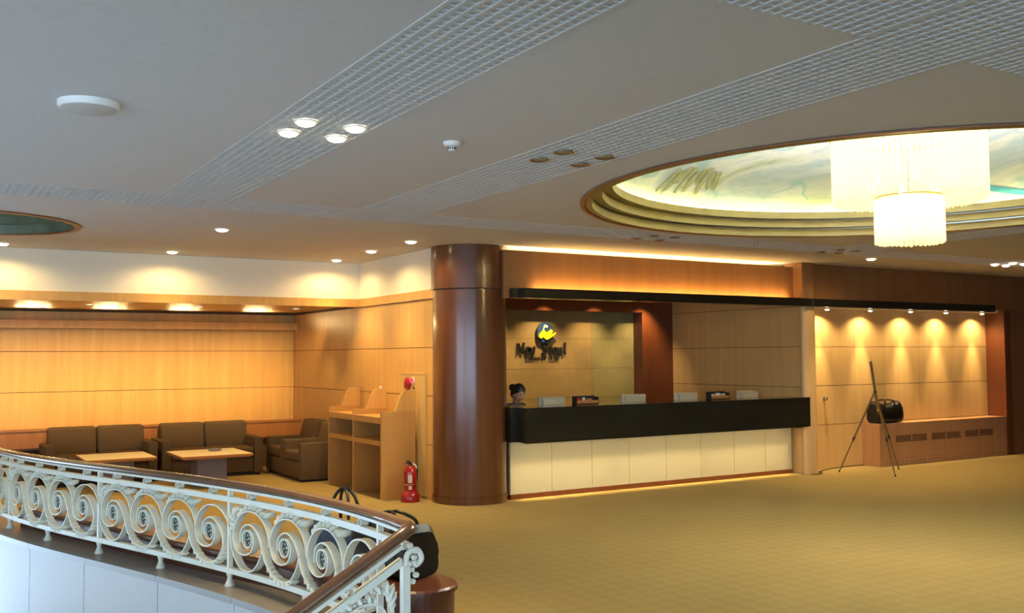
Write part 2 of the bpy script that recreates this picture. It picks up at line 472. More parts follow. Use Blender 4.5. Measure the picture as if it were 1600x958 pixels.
MB().lathe([(2.735, 3.094), (2.735, 3.083), (2.70, 3.083), (2.70, 3.1)], (*DC, 0), 96, cap=False).build('rim_edge', 'copper_edge', dome, True)
MB().tube([(DC[0]+2.63*math.cos(2*PI*k/72), DC[1]+2.63*math.sin(2*PI*k/72), 3.375) for k in range(72)], 0.016, 6, closed=True).build('cove_tube', 'tube', dome)
# painted pine sprig and river on the mural
M['paint_pine'] = plain('painted_pine_green', (0.36, 0.40, 0.24), 0.8, var=0.3, scale=20)
M['paint_river'] = plain('painted_river_blue', (0.06, 0.36, 0.66), 0.8, var=0.1, scale=20)
_Rs = 2.78/math.sin(R(40))-.012; _cz = 3.34-2.78/math.tan(R(40))
def dome_stroke(pts, w0, name, mat):
    P = catmull([(a, b, 0) for a, b in pts], 5); m_ = MB(); L = len(P)
    for i, p in enumerate(P):
        t = (P[min(i+1, L-1)]-P[max(i-1, 0)]).normalized(); ww = w0*(.55+.45*math.sin(PI*min(1, (i+1)/L)))
        for sg_ in (-1, 1):
            x, y = p.x-t.y*ww*sg_, p.y+t.x*ww*sg_
            rr = math.hypot(x-DC[0], y-DC[1]); m_.v.append((x, y, _cz+math.sqrt(max(.01, _Rs**2-rr**2))))
    for i in range(L-1): m_.f.append((2*i, 2*i+1, 2*i+3, 2*i+2))
    return m_.build(name, mat, dome)
for k in range(9):
    a = -.9+k*.22; x_ = 6.72+.07*k; ln = .26+.08*math.sin(k*2.3)
    dome_stroke([(x_, 7.66+.03*math.sin(k*1.9)), (x_+.05*math.sin(a), 7.66+ln*.55), (x_+.14*math.sin(a), min(7.98, 7.66+ln*1.1))], .032, 'painted_pine', 'paint_pine')
dome_stroke([(9.35, 6.62), (9.50, 6.40), (9.64, 6.18), (9.735, 6.03), (9.82, 5.87), (9.93, 5.55), (9.86, 5.2)], .035, 'painted_river', 'paint_river')
# small dome over the well
d2 = MB()
d2.lathe([(WR, 3.1), (WR, 3.2), (WR-0.10, 3.2), (WR-0.10, 3.28), (WR-0.2, 3.28), (WR-0.2, 3.36), (0.5, 3.5), (0.02, 3.56)], (*WC, 0), 64, cap=False)
dome2 = struct('ceiling_dome_small', d2, 'well_dome', 'dark stepped round recess in the ceiling over the stair well', True)
MB().lathe([(WR+0.05, 3.099), (WR+0.05, 3.085), (WR-0.01, 3.085), (WR-0.01, 3.105)], (*WC, 0), 64, cap=False).build('rim_edge', 'copper_edge', dome2, True)

# ---- lounge walls
JZ = [(0.0, 0.07), (0.07, 0.666), (0.674, 1.266), (1.274, 1.866), (1.874, 2.466)]
wb = struct('wall_back', B(-7, 6.0, 16.02, 16.15, 0, ZC), 'recess', 'honey veneer wall behind the sofas')
for z0, z1 in JZ:
    B(-3, 5.425, 15.995, 16.02, z0, z1).build('wood_panel', 'honey', wb)
ws = struct('wall_side', B(5.455, 5.62, 10.7, 16.15, 0, ZC), 'recess', 'honey veneer side wall of the lounge')
for z0, z1 in JZ: B(5.43, 5.456, 10.72, 15.995, z0, z1).build('wood_panel', 'honey', ws)
B(5.425, 5.456, 10.72, 13.15, 2.585, ZC).build('plaster_frieze', 'plaster', ws)
B(5.405, 5.456, 10.72, 13.12, 2.474, 2.585).build('wood_band', 'honey', ws)
so = struct('wall_bulkhead', B(-7, 5.43, 13.15, 13.25, 2.586, ZC), 'plaster', 'cream plaster bulkhead over the lounge')
B(-7, 5.425, 13.12, 13.25, 2.474, 2.586).build('wood_band', 'honey', so)
B(-7, 5.43, 13.25, 15.995, 2.50, 2.54).build('soffit_board', 'honey', so)
B(-7, 5.425, 15.80, 15.83, 2.215, 2.33).build('added_valance', 'honey', so)  # board added to hide the uplights; that band of wall is only unlit
B(-7, 5.425, 15.832, 15.99, 2.215, 2.235).build('added_valance_base', 'honey', so)

# ---- reception enclosure
jb = struct('trim_1', B(6.06, 6.24, 10.42, 10.52, 0, 2.46), 'jamb', 'red mahogany jamb beside the round column')
sw = struct('wall_reception_side', B(11.225, 11.40, 10.16, 13.6, 0, ZC), 'recess', 'veneer side wall inside the reception')
for z0, z1 in JZ+[(2.474, 2.75)]: B(11.2, 11.226, 10.14, 13.06, z0, z1).build('wood_panel', 'niche', sw)
lw = struct('wall_reception_back', B(5.9, 11.3, 13.33, 13.5, 0, ZC), 'recess', 'tan stone wall behind the reception desk')
for zz0, zz1 in ((0, 0.57), (0.574, 1.06), (1.064, 1.546), (1.55, 2.036), (2.04, 2.52), (2.524, 2.75)):
    for xa, xb in ((6.0, 7.82), (7.824, 9.641), (9.645, 10.75)): B(xa, xb, 13.30, 13.331, zz0, zz1).build('stone_panel', 'wall_stone' if xa < 9 else 'wall_stone_olive', lw)
struct('trim_2', B(10.53, 11.2, 13.06, 13.30, 0, 2.75), 'jamb', 'red mahogany pilaster right of the logo wall')
struct('trim_3', B(6.0, 10.53, 13.06, 13.16, 2.485, 2.75), 'jamb', 'red mahogany header above the logo wall')
struct('ceiling_reception', B(5.9, 11.22, 10.2, 13.35, 2.75, 2.79), 'plaster', 'lowered ceiling over the reception desk')
struct('wall_reception_left', B(5.75, 6.0, 10.95, 13.4, 0, 2.78), 'honey', 'veneer wall left of the reception desk')
struct('wall_cove_back', B(5.7, 11.25, 10.6, 10.64, 2.79, ZC), 'plaster', 'back of the light cove above the reception fascia')
fa = struct('trim_4', B(6.05, 11.02, 10.14, 10.18, 2.46, 3.045), 'fascia', 'brown veneer fascia over the reception opening')
struct('trim_5', B(11.02, 11.25, 9.97, 10.30, 2.575, ZC), 'fascia', 'short brown pier at the end of the fascia')

# ---- right hand niche wall and dark wall beyond
nw = struct('wall_right_niche', B(11.42, 16.3, 10.475, 10.6, 0, 2.5), 'recess', 'spotlit maple veneer wall behind the console')
for z0, z1 in JZ:
    cuts = [11.42, 11.452, 12.70, 16.16] if z0 < 2.0 and z0 >= 0.07 else [11.42, 16.16]
    for a, b in zip(cuts[:-1], cuts[1:]): B(a+0.002, b-0.002, 10.45, 10.476, z0, z1 if z1 < 2.4 else 2.46).build('wood_panel', 'niche', nw)
struct('wall_right_upper', B(11.25, 20, 10.10, 10.2, 2.50, ZC), 'fascia', 'brown veneer frieze above the spotlit niche')
struct('ceiling_niche', B(11.25, 16.16, 10.2, 10.6, 2.46, 2.5), 'plaster', 'soffit over the spotlit niche')
struct('trim_6', B(16.16, 16.34, 10.10, 10.6, 0, 2.5), 'jamb', 'red mahogany end jamb of the niche')
struct('wall_right', B(16.34, 20, 10.12, 10.25, 0, 2.5), 'fascia', 'dark brown veneer wall beyond the niche')
struct('wall_far_right', B(20, 20.15, -4, 10.25, 0, 4.45), 'fascia', 'brown wall closing the lobby')
struct('wall_shell', MB().box(-7, 5.43, 16.15, 16.3, 0, 4.45).box(5.6, 20, 13.5, 13.7, 0, 4.45), 'plaster')
# ---- window walls on the daylight side (behind and left of the camera)
wl = MB()
wl.box(-7.2, -7, -4, 16.2, 0, 0.5).box(-7.2, -7, -4, 16.2, 2.7, 4.45).box(-7.2, -7, 5.5, 16.2, 0.5, 2.7).box(-7.2, -7, -1.6, -1.2, 0.5, 2.7).box(-7.2, -7, -4.0, -3.6, 0.5, 2.7).box(-7.2, -7, -4, 16.2, -1.85, 0)
struct('wall_left', wl, 'plaster', 'cream wall with a long window on the daylight side')
wf = MB()
wf.box(-7.2, 20, -4.2, -4, 0, 0.5).box(-7.2, 20, -4.2, -4, 2.7, 4.45).box(3.0, 20, -4.2, -4, 0.5, 2.7).box(-7.2, -6.6, -4.2, -4, 0.5, 2.7)
struct('wall_front', wf, 'plaster', 'cream wall with a window behind the viewer')
def window(nm, along, a0, a1, fixed, n):
    fr = MB(); gl = MB()
    for i in range(n+1):
        a = a0+(a1-a0)*i/n
        if along == 'y': fr.box(fixed-0.06, fixed, a-0.03, a+0.03, 0.5, 2.7)
        else: fr.box(a-0.03, a+0.03, fixed-0.06, fixed, 0.5, 2.7)
    for z in (0.53, 2.67):
        if along == 'y': fr.box(fixed-0.055, fixed-0.005, a0, a1, z-0.03, z+0.03)
        else: fr.box(a0, a1, fixed-0.055, fixed-0.005, z-0.03, z+0.03)
    o = struct(nm, fr, 'metal_white', 'white framed window')
    for i in range(n):
        p, q = a0+(a1-a0)*i/n+0.03, a0+(a1-a0)*(i+1)/n-0.03
        (B(fixed-0.035, fixed-0.03, p, q, 0.56, 2.64) if along == 'y' else B(p, q, fixed-0.035, fixed-0.03, 0.56, 2.64)).build('pane', 'glass', o)
window('window_1', 'y', -1.2, 5.5, -7.05, 5)
window('window_2', 'x', -6.6, 3.0, -4.05, 6)
for nm, loc, aim, sx, sy in (('portal_left', (-7.15, 2.15, 1.6), (1, 0, 0), 6.7, 2.2), ('portal_front', (-1.8, -4.15, 1.6), (0, 1, 0), 9.6, 2.2)):
    o = strip(nm, loc, aim, 1, (1, 1, 1), sx, sy); o.data.cycles.is_portal = True
    if aim[0]: o.rotation_euler = (R(90), 0, R(-90))
    else: o.rotation_euler = (R(90), 0, 0)

# ================================================================== LAMPS IN THE CEILING
def downlight(x, y, z, label, lit=True, power=60, r=0.062, group='recessed ceiling downlights', angle=95, aim=(0, 0, -1), lens='lens', color=WARM, wide=0, flush=False):
    t = thing('ceiling_downlight', (x, y, z), label, 'downlight', group)
    MB().lathe([(r+0.016, -0.001), (r+0.014, -0.007), (r, -0.009), (r-0.004, -0.002)], (x, y, z), 24, cap=False).build('trim_ring', 'white_plastic' if lit else 'lens_off', t, True)
    MB().lathe([(r-0.002, -0.003), (r-0.002, -0.014), (r*.8, -0.022), (r*.45, -0.028), (r*.1, -0.030)] if lit and not flush else [(r-.002, -.0045), (r-.002, -.003)], (x, y, z), 24).build('lens', lens if lit else 'lens_off', t, lit)
    if lit:
        spot('downlight_lamp', (x, y, z-0.02), aim, power, color, 85, 0.9, 0.05).location.z -= .03
        if wide: spot('downlight_spill', (x, y, z-0.015), aim, wide, color, 165, 0.5, 0.04).location.z -= .035
    return t
POWER_D = 165
for (x, y), lab in (((2.70, 10.255), 'lit round downlight in the open ceiling above the left coffee table'),
                    ((2.725, 12.70), 'lit round downlight washing the cream bulkhead above the second sofa'),
                    ((0.826, 12.695), 'lit round downlight washing the bulkhead at the left picture edge'),
                    ((4.927, 12.747), 'lit round downlight nearest the inner corner of the cream bulkhead'),
                    ((4.895, 11.471), 'lit round downlight midway along the lounge side wall'),
                    ((4.894, 10.302), 'lit round downlight closest to the round mahogany column'),
                    ((11.479, 9.118), 'lit round downlight in front of the brown frieze under the chandelier')):
    downlight(x, y, ZC, lab, power=POWER_D if x < 10 else 190, group=None, wide=38 if y > 10 else 40)
for i, (x, y) in enumerate(((1.865, 5.31), (1.865, 5.61), (2.165, 5.31), (2.165, 5.61))):
    downlight(x, y, ZC-0.006, 'lit downlight, %s of the four bright ones in the near egg crate strip' % ('upper left', 'lower left', 'upper right', 'lower right')[i], power=85, r=0.055, wide=3, group='four lit downlights in the near grille')
for i, (x, y) in enumerate(((3.62, 5.28), (3.62, 5.57), (3.955, 5.28), (3.955, 5.57))):
    downlight(x, y, ZC-0.006, 'unlit dark downlight, %s of four in the second egg crate strip' % ('topmost', 'leftmost', 'rightmost', 'lowest')[i], lit=False, r=0.055, group='four unlit downlights in the second grille')
for gi, cx in ((0, 7.19), (1, 10.26)):
    for i, (dx, dy) in enumerate(((-0.17, 0.15), (-0.15, -0.15), (0.17, 0.15), (0.15, -0.15))):
        downlight(cx+dx, 8.65+dy, ZC-0.006, 'unlit downlight, %s of four %s' % (('left', 'lower', 'right', 'upper')[(0, 1, 3, 2)[i] if False else (3, 0, 2, 1)[i]], ('over the reception fascia', 'beyond the pier, left of the chandelier')[gi]), lit=False, r=0.045,
                  group=('unlit cluster above the fascia', 'unlit cluster below the chandelier')[gi])
for i, (x, y) in enumerate(((13.83, 8.76), (14.13, 8.77), (13.87, 8.50), (14.17, 8.51))):
    downlight(x, y, ZC-0.006, 'lit downlight, %s of the bright four above the dark right wall' % ('leftmost', 'lower middle', 'upper middle', 'rightmost')[i], power=22, r=0.055, wide=2, group='four lit downlights at the right')
# lounge soffit halogens hidden behind the added valance: up and down
for x in (-0.75, 0.35, 1.45, 2.50, 3.60, 4.78):
    for dx, pw in ((-.18, 7), (-.06, 15), (.06, 15), (.18, 7)): spot('valance_uplight', (x+dx, 15.85, 2.35), (dx*1.2, -1, 0.16), pw, WARM, 78, 1.0, 0.04)
for k in range(5):
    downlight(-0.9+k*1.45, 14.35, 2.50, 'flush downlight in the timber soffit over the sofas, %s from the left' % ('first', 'second', 'third', 'fourth', 'fifth')[k], power=60, r=0.05, group='soffit downlights over the sofas', wide=0, flush=True)
o = strip('soffit_wall_washer', (1.2, 14.25, 2.47), (0, 1.0, -0.80), 80, WARM, 8.2, 0.06); o.data.spread = R(66)
# lounge ambient lamps further left (outside the frame but part of the same rows)
for x in (-1.2,): downlight(x, 12.7, ZC, 'lit round downlight at the far left end of the bulkhead row', power=POWER_D, group=None, wide=38)
# reception
for x in (7.55, 8.55, 9.53, 10.5): spot('reception_lamp', (x, 12.72, 2.74), (0, 0.36, -1), 110, HALO, 86, 0.85, 0.02)
for k in range(3): strip('fascia_top_tube', (6.9+k*1.6, 10.30, 2.93), (0, 0, 1), 17, WARM, 1.5, 0.06)
for k in range(3): strip('beam_tube', (7.2+k*1.48, 10.055, 2.556), (0, 0.6, 1), 11, AMBER, 1.45, 0.03)
for k in range(3):
    strip('counter_tube', (7.05+k*1.6, 10.13, 0.69), (0, 0.25, -1), 2.2, WARM, 1.55, 0.05)
    strip('counter_tube', (7.05+k*1.6, 10.27, 0.69), (0, 0.02, -1), 5, WARM, 1.55, 0.03).data.spread = R(38)
for x in (11.85, 12.84, 13.83, 14.75, 15.75):
    pass

# ================================================================== COLUMN, BEAM, POST
CX, CY, CR = 5.83, 10.60, 0.455
col = thing('round_column', (CX, CY, 0), 'round dark mahogany column at the left end of the reception counter', 'column')
MB().lathe([(CR, 0.09), (CR, 2.56)], (CX, CY, 0), 96).build('shaft', 'mahogany', col, True)
MB().lathe([(CR+0.012, 0.0), (CR+0.012, 0.088)], (CX, CY, 0), 96).build('base_ring', 'mahogany', col, True)
MB().lathe([(CR+0.02, 2.575), (CR+0.02, ZC)], (CX, CY, 0), 96).build('capital', 'mahogany', col, True)
MB().lathe([(CR-0.01, 2.56), (CR-0.01, 2.575)], (CX, CY, 0), 96).build('shadow_joint', 'recess', col, True)

bmx = thing('canopy_beam', (8.6, 10.1, 2.46), 'long glossy black beam above the reception counter and niche', 'beam')
b_ = MB().box(6.25, 11.245, 10.0, 10.138, 2.46, 2.535).box(6.25, 11.245, 9.98, 10.0, 2.46, 2.578).box(6.25, 6.27, 10.0, 10.138, 2.535, 2.578)
b_.build('reception_beam', 'beam', bmx)
B(6.13, 6.25, 10.06, 10.138, 2.46, 2.578).build('return_block', 'beam', bmx)
B(11.262, 15.73, 9.98, 10.098, 2.46, 2.574).build('niche_beam', 'beam', bmx)
B(11.247, 11.26, 9.975, 10.09, 2.46, 2.58).build('joint_strip', 'chrome', bmx)

post = thing('timber_post', (11.285, 10.2, 0), 'pale veneer post between the black counter and the niche door', 'post')
pc = [(11.42, 10.138), (11.15, 10.138)]+[(11.285-.135*math.cos(PI*k/14), 10.125-.065*math.sin(PI*k/14)**.8) for k in range(15)]
MB().prism(list(reversed(pc)), 0, 2.459).build('veneer', 'honey_light', post, True)
struct('trim_7', B(11.402, 11.42, 10.142, 10.474, 0, 2.459), 'niche', 'veneer return beside the pale post')

# ================================================================== RECEPTION COUNTER
rc = thing('reception_counter', (8.7, 10.4, 0), 'long reception counter with glossy black granite front over white panels', 'counter')
B(6.25, 11.145, 9.98, 10.02, 0.712, 1.10).build('granite_front', 'granite', rc)
MB().box(6.25, 11.145, 9.975, 10.36, 1.10, 1.132).box(6.305, 11.145, 10.36, 10.52, 1.10, 1.132).build('granite_top', 'granite', rc)
MB().box(6.25, 6.29, 10.02, 10.36, 0.712, 1.10).box(6.155, 6.25, 10.17, 10.25, 0.712, 1.132).build('granite_return', 'granite', rc)
B(6.29, 11.145, 10.02, 10.10, 0.70, 0.715).build('underside', 'black', rc)
B(6.30, 11.145, 10.401, 10.46, 0.03, 1.10).build('carcass', 'ledge', rc)
B(6.25, 11.145, 10.33, 10.40, 0.0, 0.055).build('kickboard', 'jamb', rc)
seam = [6.255, 6.867, 7.492, 8.098, 8.734, 9.355, 9.983, 10.602, 11.145]
for a, b in zip(seam[:-1], seam[1:]):
    B(a+0.003, b-0.003, 10.352, 10.40, 0.058, 0.70).build('white_panel', 'white_panel', rc)
B(6.3, 11.145, 10.46, 11.2, 0.76, 0.80).build('work_desk', 'case', rc)
for x in (6.4, 8.7, 11.05): B(x, x+0.04, 10.48, 11.15, 0, 0.76).build('desk_support', 'case', rc)

# ---- monitors on the desk
def monitor(x, label, dz=0):
    t = thing('computer_monitor', (x, 10.9, 0.80), label, 'monitor', 'monitors behind the reception counter')
    y = 10.9
    w, h = 0.205, 0.14; zc = 1.075
    sh = lambda px, py, pz: (px, py-(pz-1.06)*0.18, pz)
    RB(x-w, x+w, y-0.01, y+0.03, zc-h, zc+h, r=0.008).map(sh).build('bezel', 'beige_plastic', t, True)
    MB().hexa([(x-w+.012, y-.011, zc-h+.012), (x+w-.012, y-.011, zc-h+.012), (x+w-.012, y-.012, zc+h-.008), (x-w+.012, y-.012, zc+h-.008),
               (x-w+.07, y-.075, zc-h+.07), (x+w-.07, y-.075, zc-h+.07), (x+w-.03, y-.060, zc+h-.03), (x-w+.03, y-.060, zc+h-.03)]).map(sh).build('rear_shell', 'beige_plastic', t)
    B(x-w+.02, x+w-.02, y+.0305, y+.032, zc-h+.02, zc+h-.02).map(sh).build('screen', 'black', t)
    B(x-.04, x+.04, y-.02, y+.02, .815, .95).build('stand', 'beige_plastic', t)
    RB(x-.12, x+.12, y-.1, y+.1, .80, .816, r=.006).build('foot', 'beige_plastic', t)
for x, lb in ((7.225, 'beige monitor seen from behind, next to the seated receptionist'), (8.60, 'beige monitor seen from behind, under the right half of the logo wall'),
              (9.565, 'beige monitor seen from behind, in front of the red mahogany pilaster'), (10.79, 'beige monitor seen from behind, rightmost on the reception counter')):
    monitor(x, lb)
# ---- dark leaflet trays on the counter
def tray(x, label, items):
    y = 10.36; z = 1.132
    t = thing('leaflet_tray', (x, y, z), label, 'tray', 'dark leaflet trays on the counter')
    w = 0.175
    MB().box(x-w, x+w, y-0.04, y+0.06, z, z+.012).box(x-w, x+w, y+0.048, y+0.06, z+.012, z+.105).box(x-w, x-w+.01, y-.04, y+.048, z+.012, z+.09).box(x+w-.01, x+w, y-.04, y+.048, z+.012, z+.09).build('box', 'black', t)
    B(x-w+.01, x+w-.01, y-.04, y-.032, z+.012, z+.05).build('front_lip', 'ledge', t)
    for dx, ww, hh, m in items: B(x+dx-ww/2, x+dx+ww/2, y, y+.02, z+.013, z+hh).build('leaflets', m, t)
tray(7.41, 'dark wooden leaflet tray with an orange card between the two left monitors', ((-.11, .09, .075, 'red'), (-.03, .03, .085, 'paper'), (.05, .09, .07, 'ledge'), (.12, .05, .08, 'black')))
tray(9.705, 'dark leaflet tray with pale cards left of the rightmost monitor', ((-.10, .06, .07, 'paper'), (.0, .08, .085, 'paper'), (.10, .07, .075, 'beige_plastic')))

# ================================================================== LOGO ON THE STONE WALL
lg = thing('wall_logo', (8.66, 13.28, 1.9), 'round navy and yellow emblem over dark brush lettering behind the counter', 'sign')
yl = 13.28
def disc(cx, cz, rx, rz, y0, y1, n=40, rot=0):
    m = MB(); poly = []
    for k in range(n):
        a = 2*PI*k/n; px, pz = rx*math.cos(a), rz*math.sin(a)
        poly.append((cx+px*math.cos(rot)-pz*math.sin(rot), cz+px*math.sin(rot)+pz*math.cos(rot)))
    m.prism(poly, y0, y1).map(lambda x, z, y: (x, y, z)); return m
em = disc(8.675, 2.138, 0.158, 0.168, yl-0.06, yl-0.02).build('emblem_disc', 'navy', lg)
disc(8.675, 2.138, 0.03, 0.03, yl-0.02, yl+0.02, 12).build('emblem_fixing', 'black', em)
def stroke(pts, wd, y0, y1, name, mat, parent):
    P = catmull([(a, b, 0) for a, b in pts], 6); m = len(P)
    wds = wd if isinstance(wd, (list, tuple)) else [wd]*len(pts)
    L = []; Rr = []
    for i, p in enumerate(P):
        t = (P[min(i+1, m-1)]-P[max(i-1, 0)]).normalized(); q = i/6; k = min(int(q), len(wds)-2); ww = wds[k]*(1-(q-k))+wds[k+1]*(q-k)
        L.append((p.x-t.y*ww/2, p.y+t.x*ww/2)); Rr.append((p.x+t.y*ww/2, p.y-t.x*ww/2))
    mb = MB()
    for i in range(m-1):
        a, b, c, d = L[i], L[i+1], Rr[i+1], Rr[i]
        mb.hexa([(a[0], y0, a[1]), (b[0], y0, b[1]), (c[0], y0, c[1]), (d[0], y0, d[1]), (a[0], y1, a[1]), (b[0], y1, b[1]), (c[0], y1, c[1]), (d[0], y1, d[1])])
    if parent is None: return mb
    return mb.build(name, mat, parent)
ex, ez = 8.675, 2.138
stroke([(ex-.125, ez-.09), (ex-.085, ez-.045), (ex-.02, ez+.015)], [.05, .085, .075], yl-0.085, yl-0.06, 'emblem_swoosh', 'yellow', em)
stroke([(ex-.03, ez-.10), (ex+.03, ez-.045), (ex+.115, ez+.035)], [.06, .085, .045], yl-0.087, yl-0.06, 'emblem_swoosh', 'yellow', em)
stroke([(ex-.08, ez-.02), (ex-.03, ez-.055), (ex-.01, ez-.085)], [.06, .07, .06], yl-0.086, yl-0.06, 'emblem_swoosh', 'yellow', em)
stroke([(ex+.0, ez-.10), (ex+.09, ez-.065), (ex+.185, ez-.005)], [.05, .035, .018], yl-0.088, yl-0.06, 'emblem_swoosh', 'yellow', em)
stroke([(ex-.055, ez+.02), (ex-.03, ez+.11)], .014, yl-.075, yl-.06, 'flag_pole', 'paper', em)
stroke([(ex-.03, ez+.098), (ex+.0, ez+.10), (ex+.032, ez+.085)], [.05, .045, .03], yl-.075, yl-.06, 'flag', 'paper', em)
def glyph(segs, x0, zb, sc, wd, name='letter'):
    mb = MB()
    for g in segs:
        mb2 = stroke([(x0+a*sc, zb+b*sc) for a, b in g], wd, yl-.022, yl+.012, name, 'black', None)
        mb.add(mb2.v, mb2.f)
    return mb.build(name, 'black', lg)
zb = 1.795
NAY = [([[(0.02, -.02), (0.03, .5), (.06, 1.0)], [(.06, 1.0), (.30, .5), (.56, .02)], [(.56, .02), (.62, .5), (.72, 1.08)]], 8.175),
       ([[(.40, .55), (.2, .62), (.02, .35), (.1, .02), (.3, .1), (.42, .5)], [(.42, .55), (.40, .2), (.5, -.02)]], 8.325),
       ([[(.02, .6), (.08, .2), (.26, .15)], [(.42, .68), (.3, .15), (.12, -.35)]], 8.425),
       ([[(.52, .85), (.35, 1.05), (.1, .9), (.12, .62), (.42, .45), (.46, .12), (.22, -.08), (-.02, .05)]], 8.64),
       ([[(.03, .3), (.38, .4), (.3, .62), (.08, .5), (.05, .12), (.25, .0), (.42, .12)]], 8.765),
       ([[(.2, .6), (.03, .4), (.08, .08), (.28, .02), (.4, .3), (.32, .55), (.18, .6)]], 8.855),
       ([[(.03, .6), (.06, .12), (.2, .0), (.36, .2)], [(.40, .6), (.36, .25), (.46, .0)]], 8.945),
       ([[(.14, 1.08), (.06, .5), (.08, .05), (.22, .0)]], 9.065)]
for segs, x0 in NAY: glyph(segs, x0, zb, 0.165, .029)
cur_d = None
def text_meshes(txt, size, width, x0, z, mat, parent):
    xs_ = []
    dg = bpy.context.evaluated_depsgraph_get()
    total = 0; items = []
    for ch in txt:
        if ch == ' ': total += size*0.45; continue
        cu = bpy.data.curves.new('caption', 'FONT'); cu.body = ch; cu.size = size; cu.extrude = 0.008
        o = bpy.data.objects.new('caption', cu); COL.objects.link(o)
        bpy.context.view_layer.update()
        me = bpy.data.meshes.new_from_object(o.evaluated_get(bpy.context.evaluated_depsgraph_get()))
        bpy.data.objects.remove(o)
        wd = max(v.co.x for v in me.vertices)
        items.append((me, total)); total += wd+size*0.16
    k = width/total
    for me, x in items:
        for v in me.vertices: v.co = Vector((x0+(x+v.co.x)*k, yl+0.004+v.co.z*-1, z+v.co.y))-OFF[parent.name]
        me.materials.clear(); me.materials.append(M[mat]); me.name = 'caption_letter'
        q = bpy.data.objects.new('caption_letter', me); COL.objects.link(q); q.parent = parent
text_meshes('COUNTRY CLUB', 0.085, 0.645, 8.325, 1.685, 'black', lg)

# ================================================================== RECEPTIONIST
def skin_mesh(nodes, edges, root, levels=2):
    me = bpy.data.meshes.new('body'); me.from_pydata([n[0] for n in nodes], edges, [])
    o = bpy.data.objects.new('body', me); COL.objects.link(o)
    sk = o.modifiers.new('skin', 'SKIN'); sk.use_smooth_shade = True
    for i, n in enumerate(nodes):
        d = me.skin_vertices[0].data[i]; r = n[1]
        d.radius = r if isinstance(r, tuple) else (r, r); d.use_root = (i == root)
    sb = o.modifiers.new('sub', 'SUBSURF'); sb.levels = levels; sb.render_levels = levels
    bpy.context.view_layer.update()
    out = bpy.data.meshes.new_from_object(o.evaluated_get(bpy.context.evaluated_depsgraph_get()))
    bpy.data.objects.remove(o)
    return out
def link_mesh(me, name, mat, parent, mats=None):
    me.materials.clear(); me.materials.append(M[mat])
    me.polygons.foreach_set('use_smooth', [True]*len(me.polygons))
    o = bpy.data.objects.new(name, me); COL.objects.link(o); o.parent = parent; return o
PX, PY = 6.82, 11.20
pr = thing('person', (PX, PY, 0), 'person in a dark jacket with black hair tied back, seated behind the counter looking down', 'person')
face_dir = R(-72)                        # the face turns to the right and towards the lobby
F = Vector((math.cos(face_dir), math.sin(face_dir), 0)); Lf = Vector((-F.y, F.x, 0))
P_ = lambda f, l, z: tuple(F*f+Lf*l+Vector((0, 0, z)))
nodes = [(P_(0, 0, .50), (.15, .17)), (P_(.02, 0, .66), (.12, .15)), (P_(.03, 0, .82), (.13, .165)), (P_(.03, 0, 1.05), (.10, .13)), (P_(.04, 0, 1.125), .055), (P_(.07, 0, 1.18), .05)]
edges = [(0,1),(1,2),(2,3),(3,4),(4,5)]
for sd in (1, -1):
    k = len(nodes)
    nodes += [(P_(.03, .145*sd, 1.085), .068), (P_(.05, .215*sd, .74), .046), (P_(.25, .17*sd, .83), .038), (P_(.32, .14*sd, .84), (.036, .022))]
    edges += [(3, k), (k, k+1), (k+1, k+2), (k+2, k+3)]
    for j, (fl_, df) in enumerate(((.055, -.03), (.065, -.01), (.06, .01), (.048, .03))):
        a = len(nodes); nodes += [(P_(.37, .14*sd+df, .845), .010), (P_(.37+fl_*.6, .14*sd+df*1.1, .84), .009), (P_(.37+fl_, .14*sd+df*1.15, .826), .008)]
        edges += [(k+3, a), (a, a+1), (a+1, a+2)]
    a = len(nodes); nodes += [(P_(.335, .14*sd-.045*sd, .84), .011), (P_(.36, .14*sd-.06*sd, .832), .009)]; edges += [(k+3, a), (a, a+1)]
    k = len(nodes)
    nodes += [(P_(.06, .09*sd, .50), .10), (P_(.42, .10*sd, .50), .075), (P_(.40, .10*sd, .10), .048), (P_(.46, .10*sd, .045), (.042, .035)), (P_(.56, .10*sd, .03), (.038, .025))]
    edges += [(0, k), (k, k+1), (k+1, k+2), (k+2, k+3), (k+3, k+4)]
body = link_mesh(skin_mesh(nodes, edges, 0, 1), 'body', 'jacket', pr)
body.data.materials.append(M['skin'])
for p in body.data.polygons:
    c = p.center; ff = c.dot(F)
    if (c.z > 1.145 and abs(c.dot(Lf)) < .075) or (ff > .29 and c.z > .78): p.material_index = 1
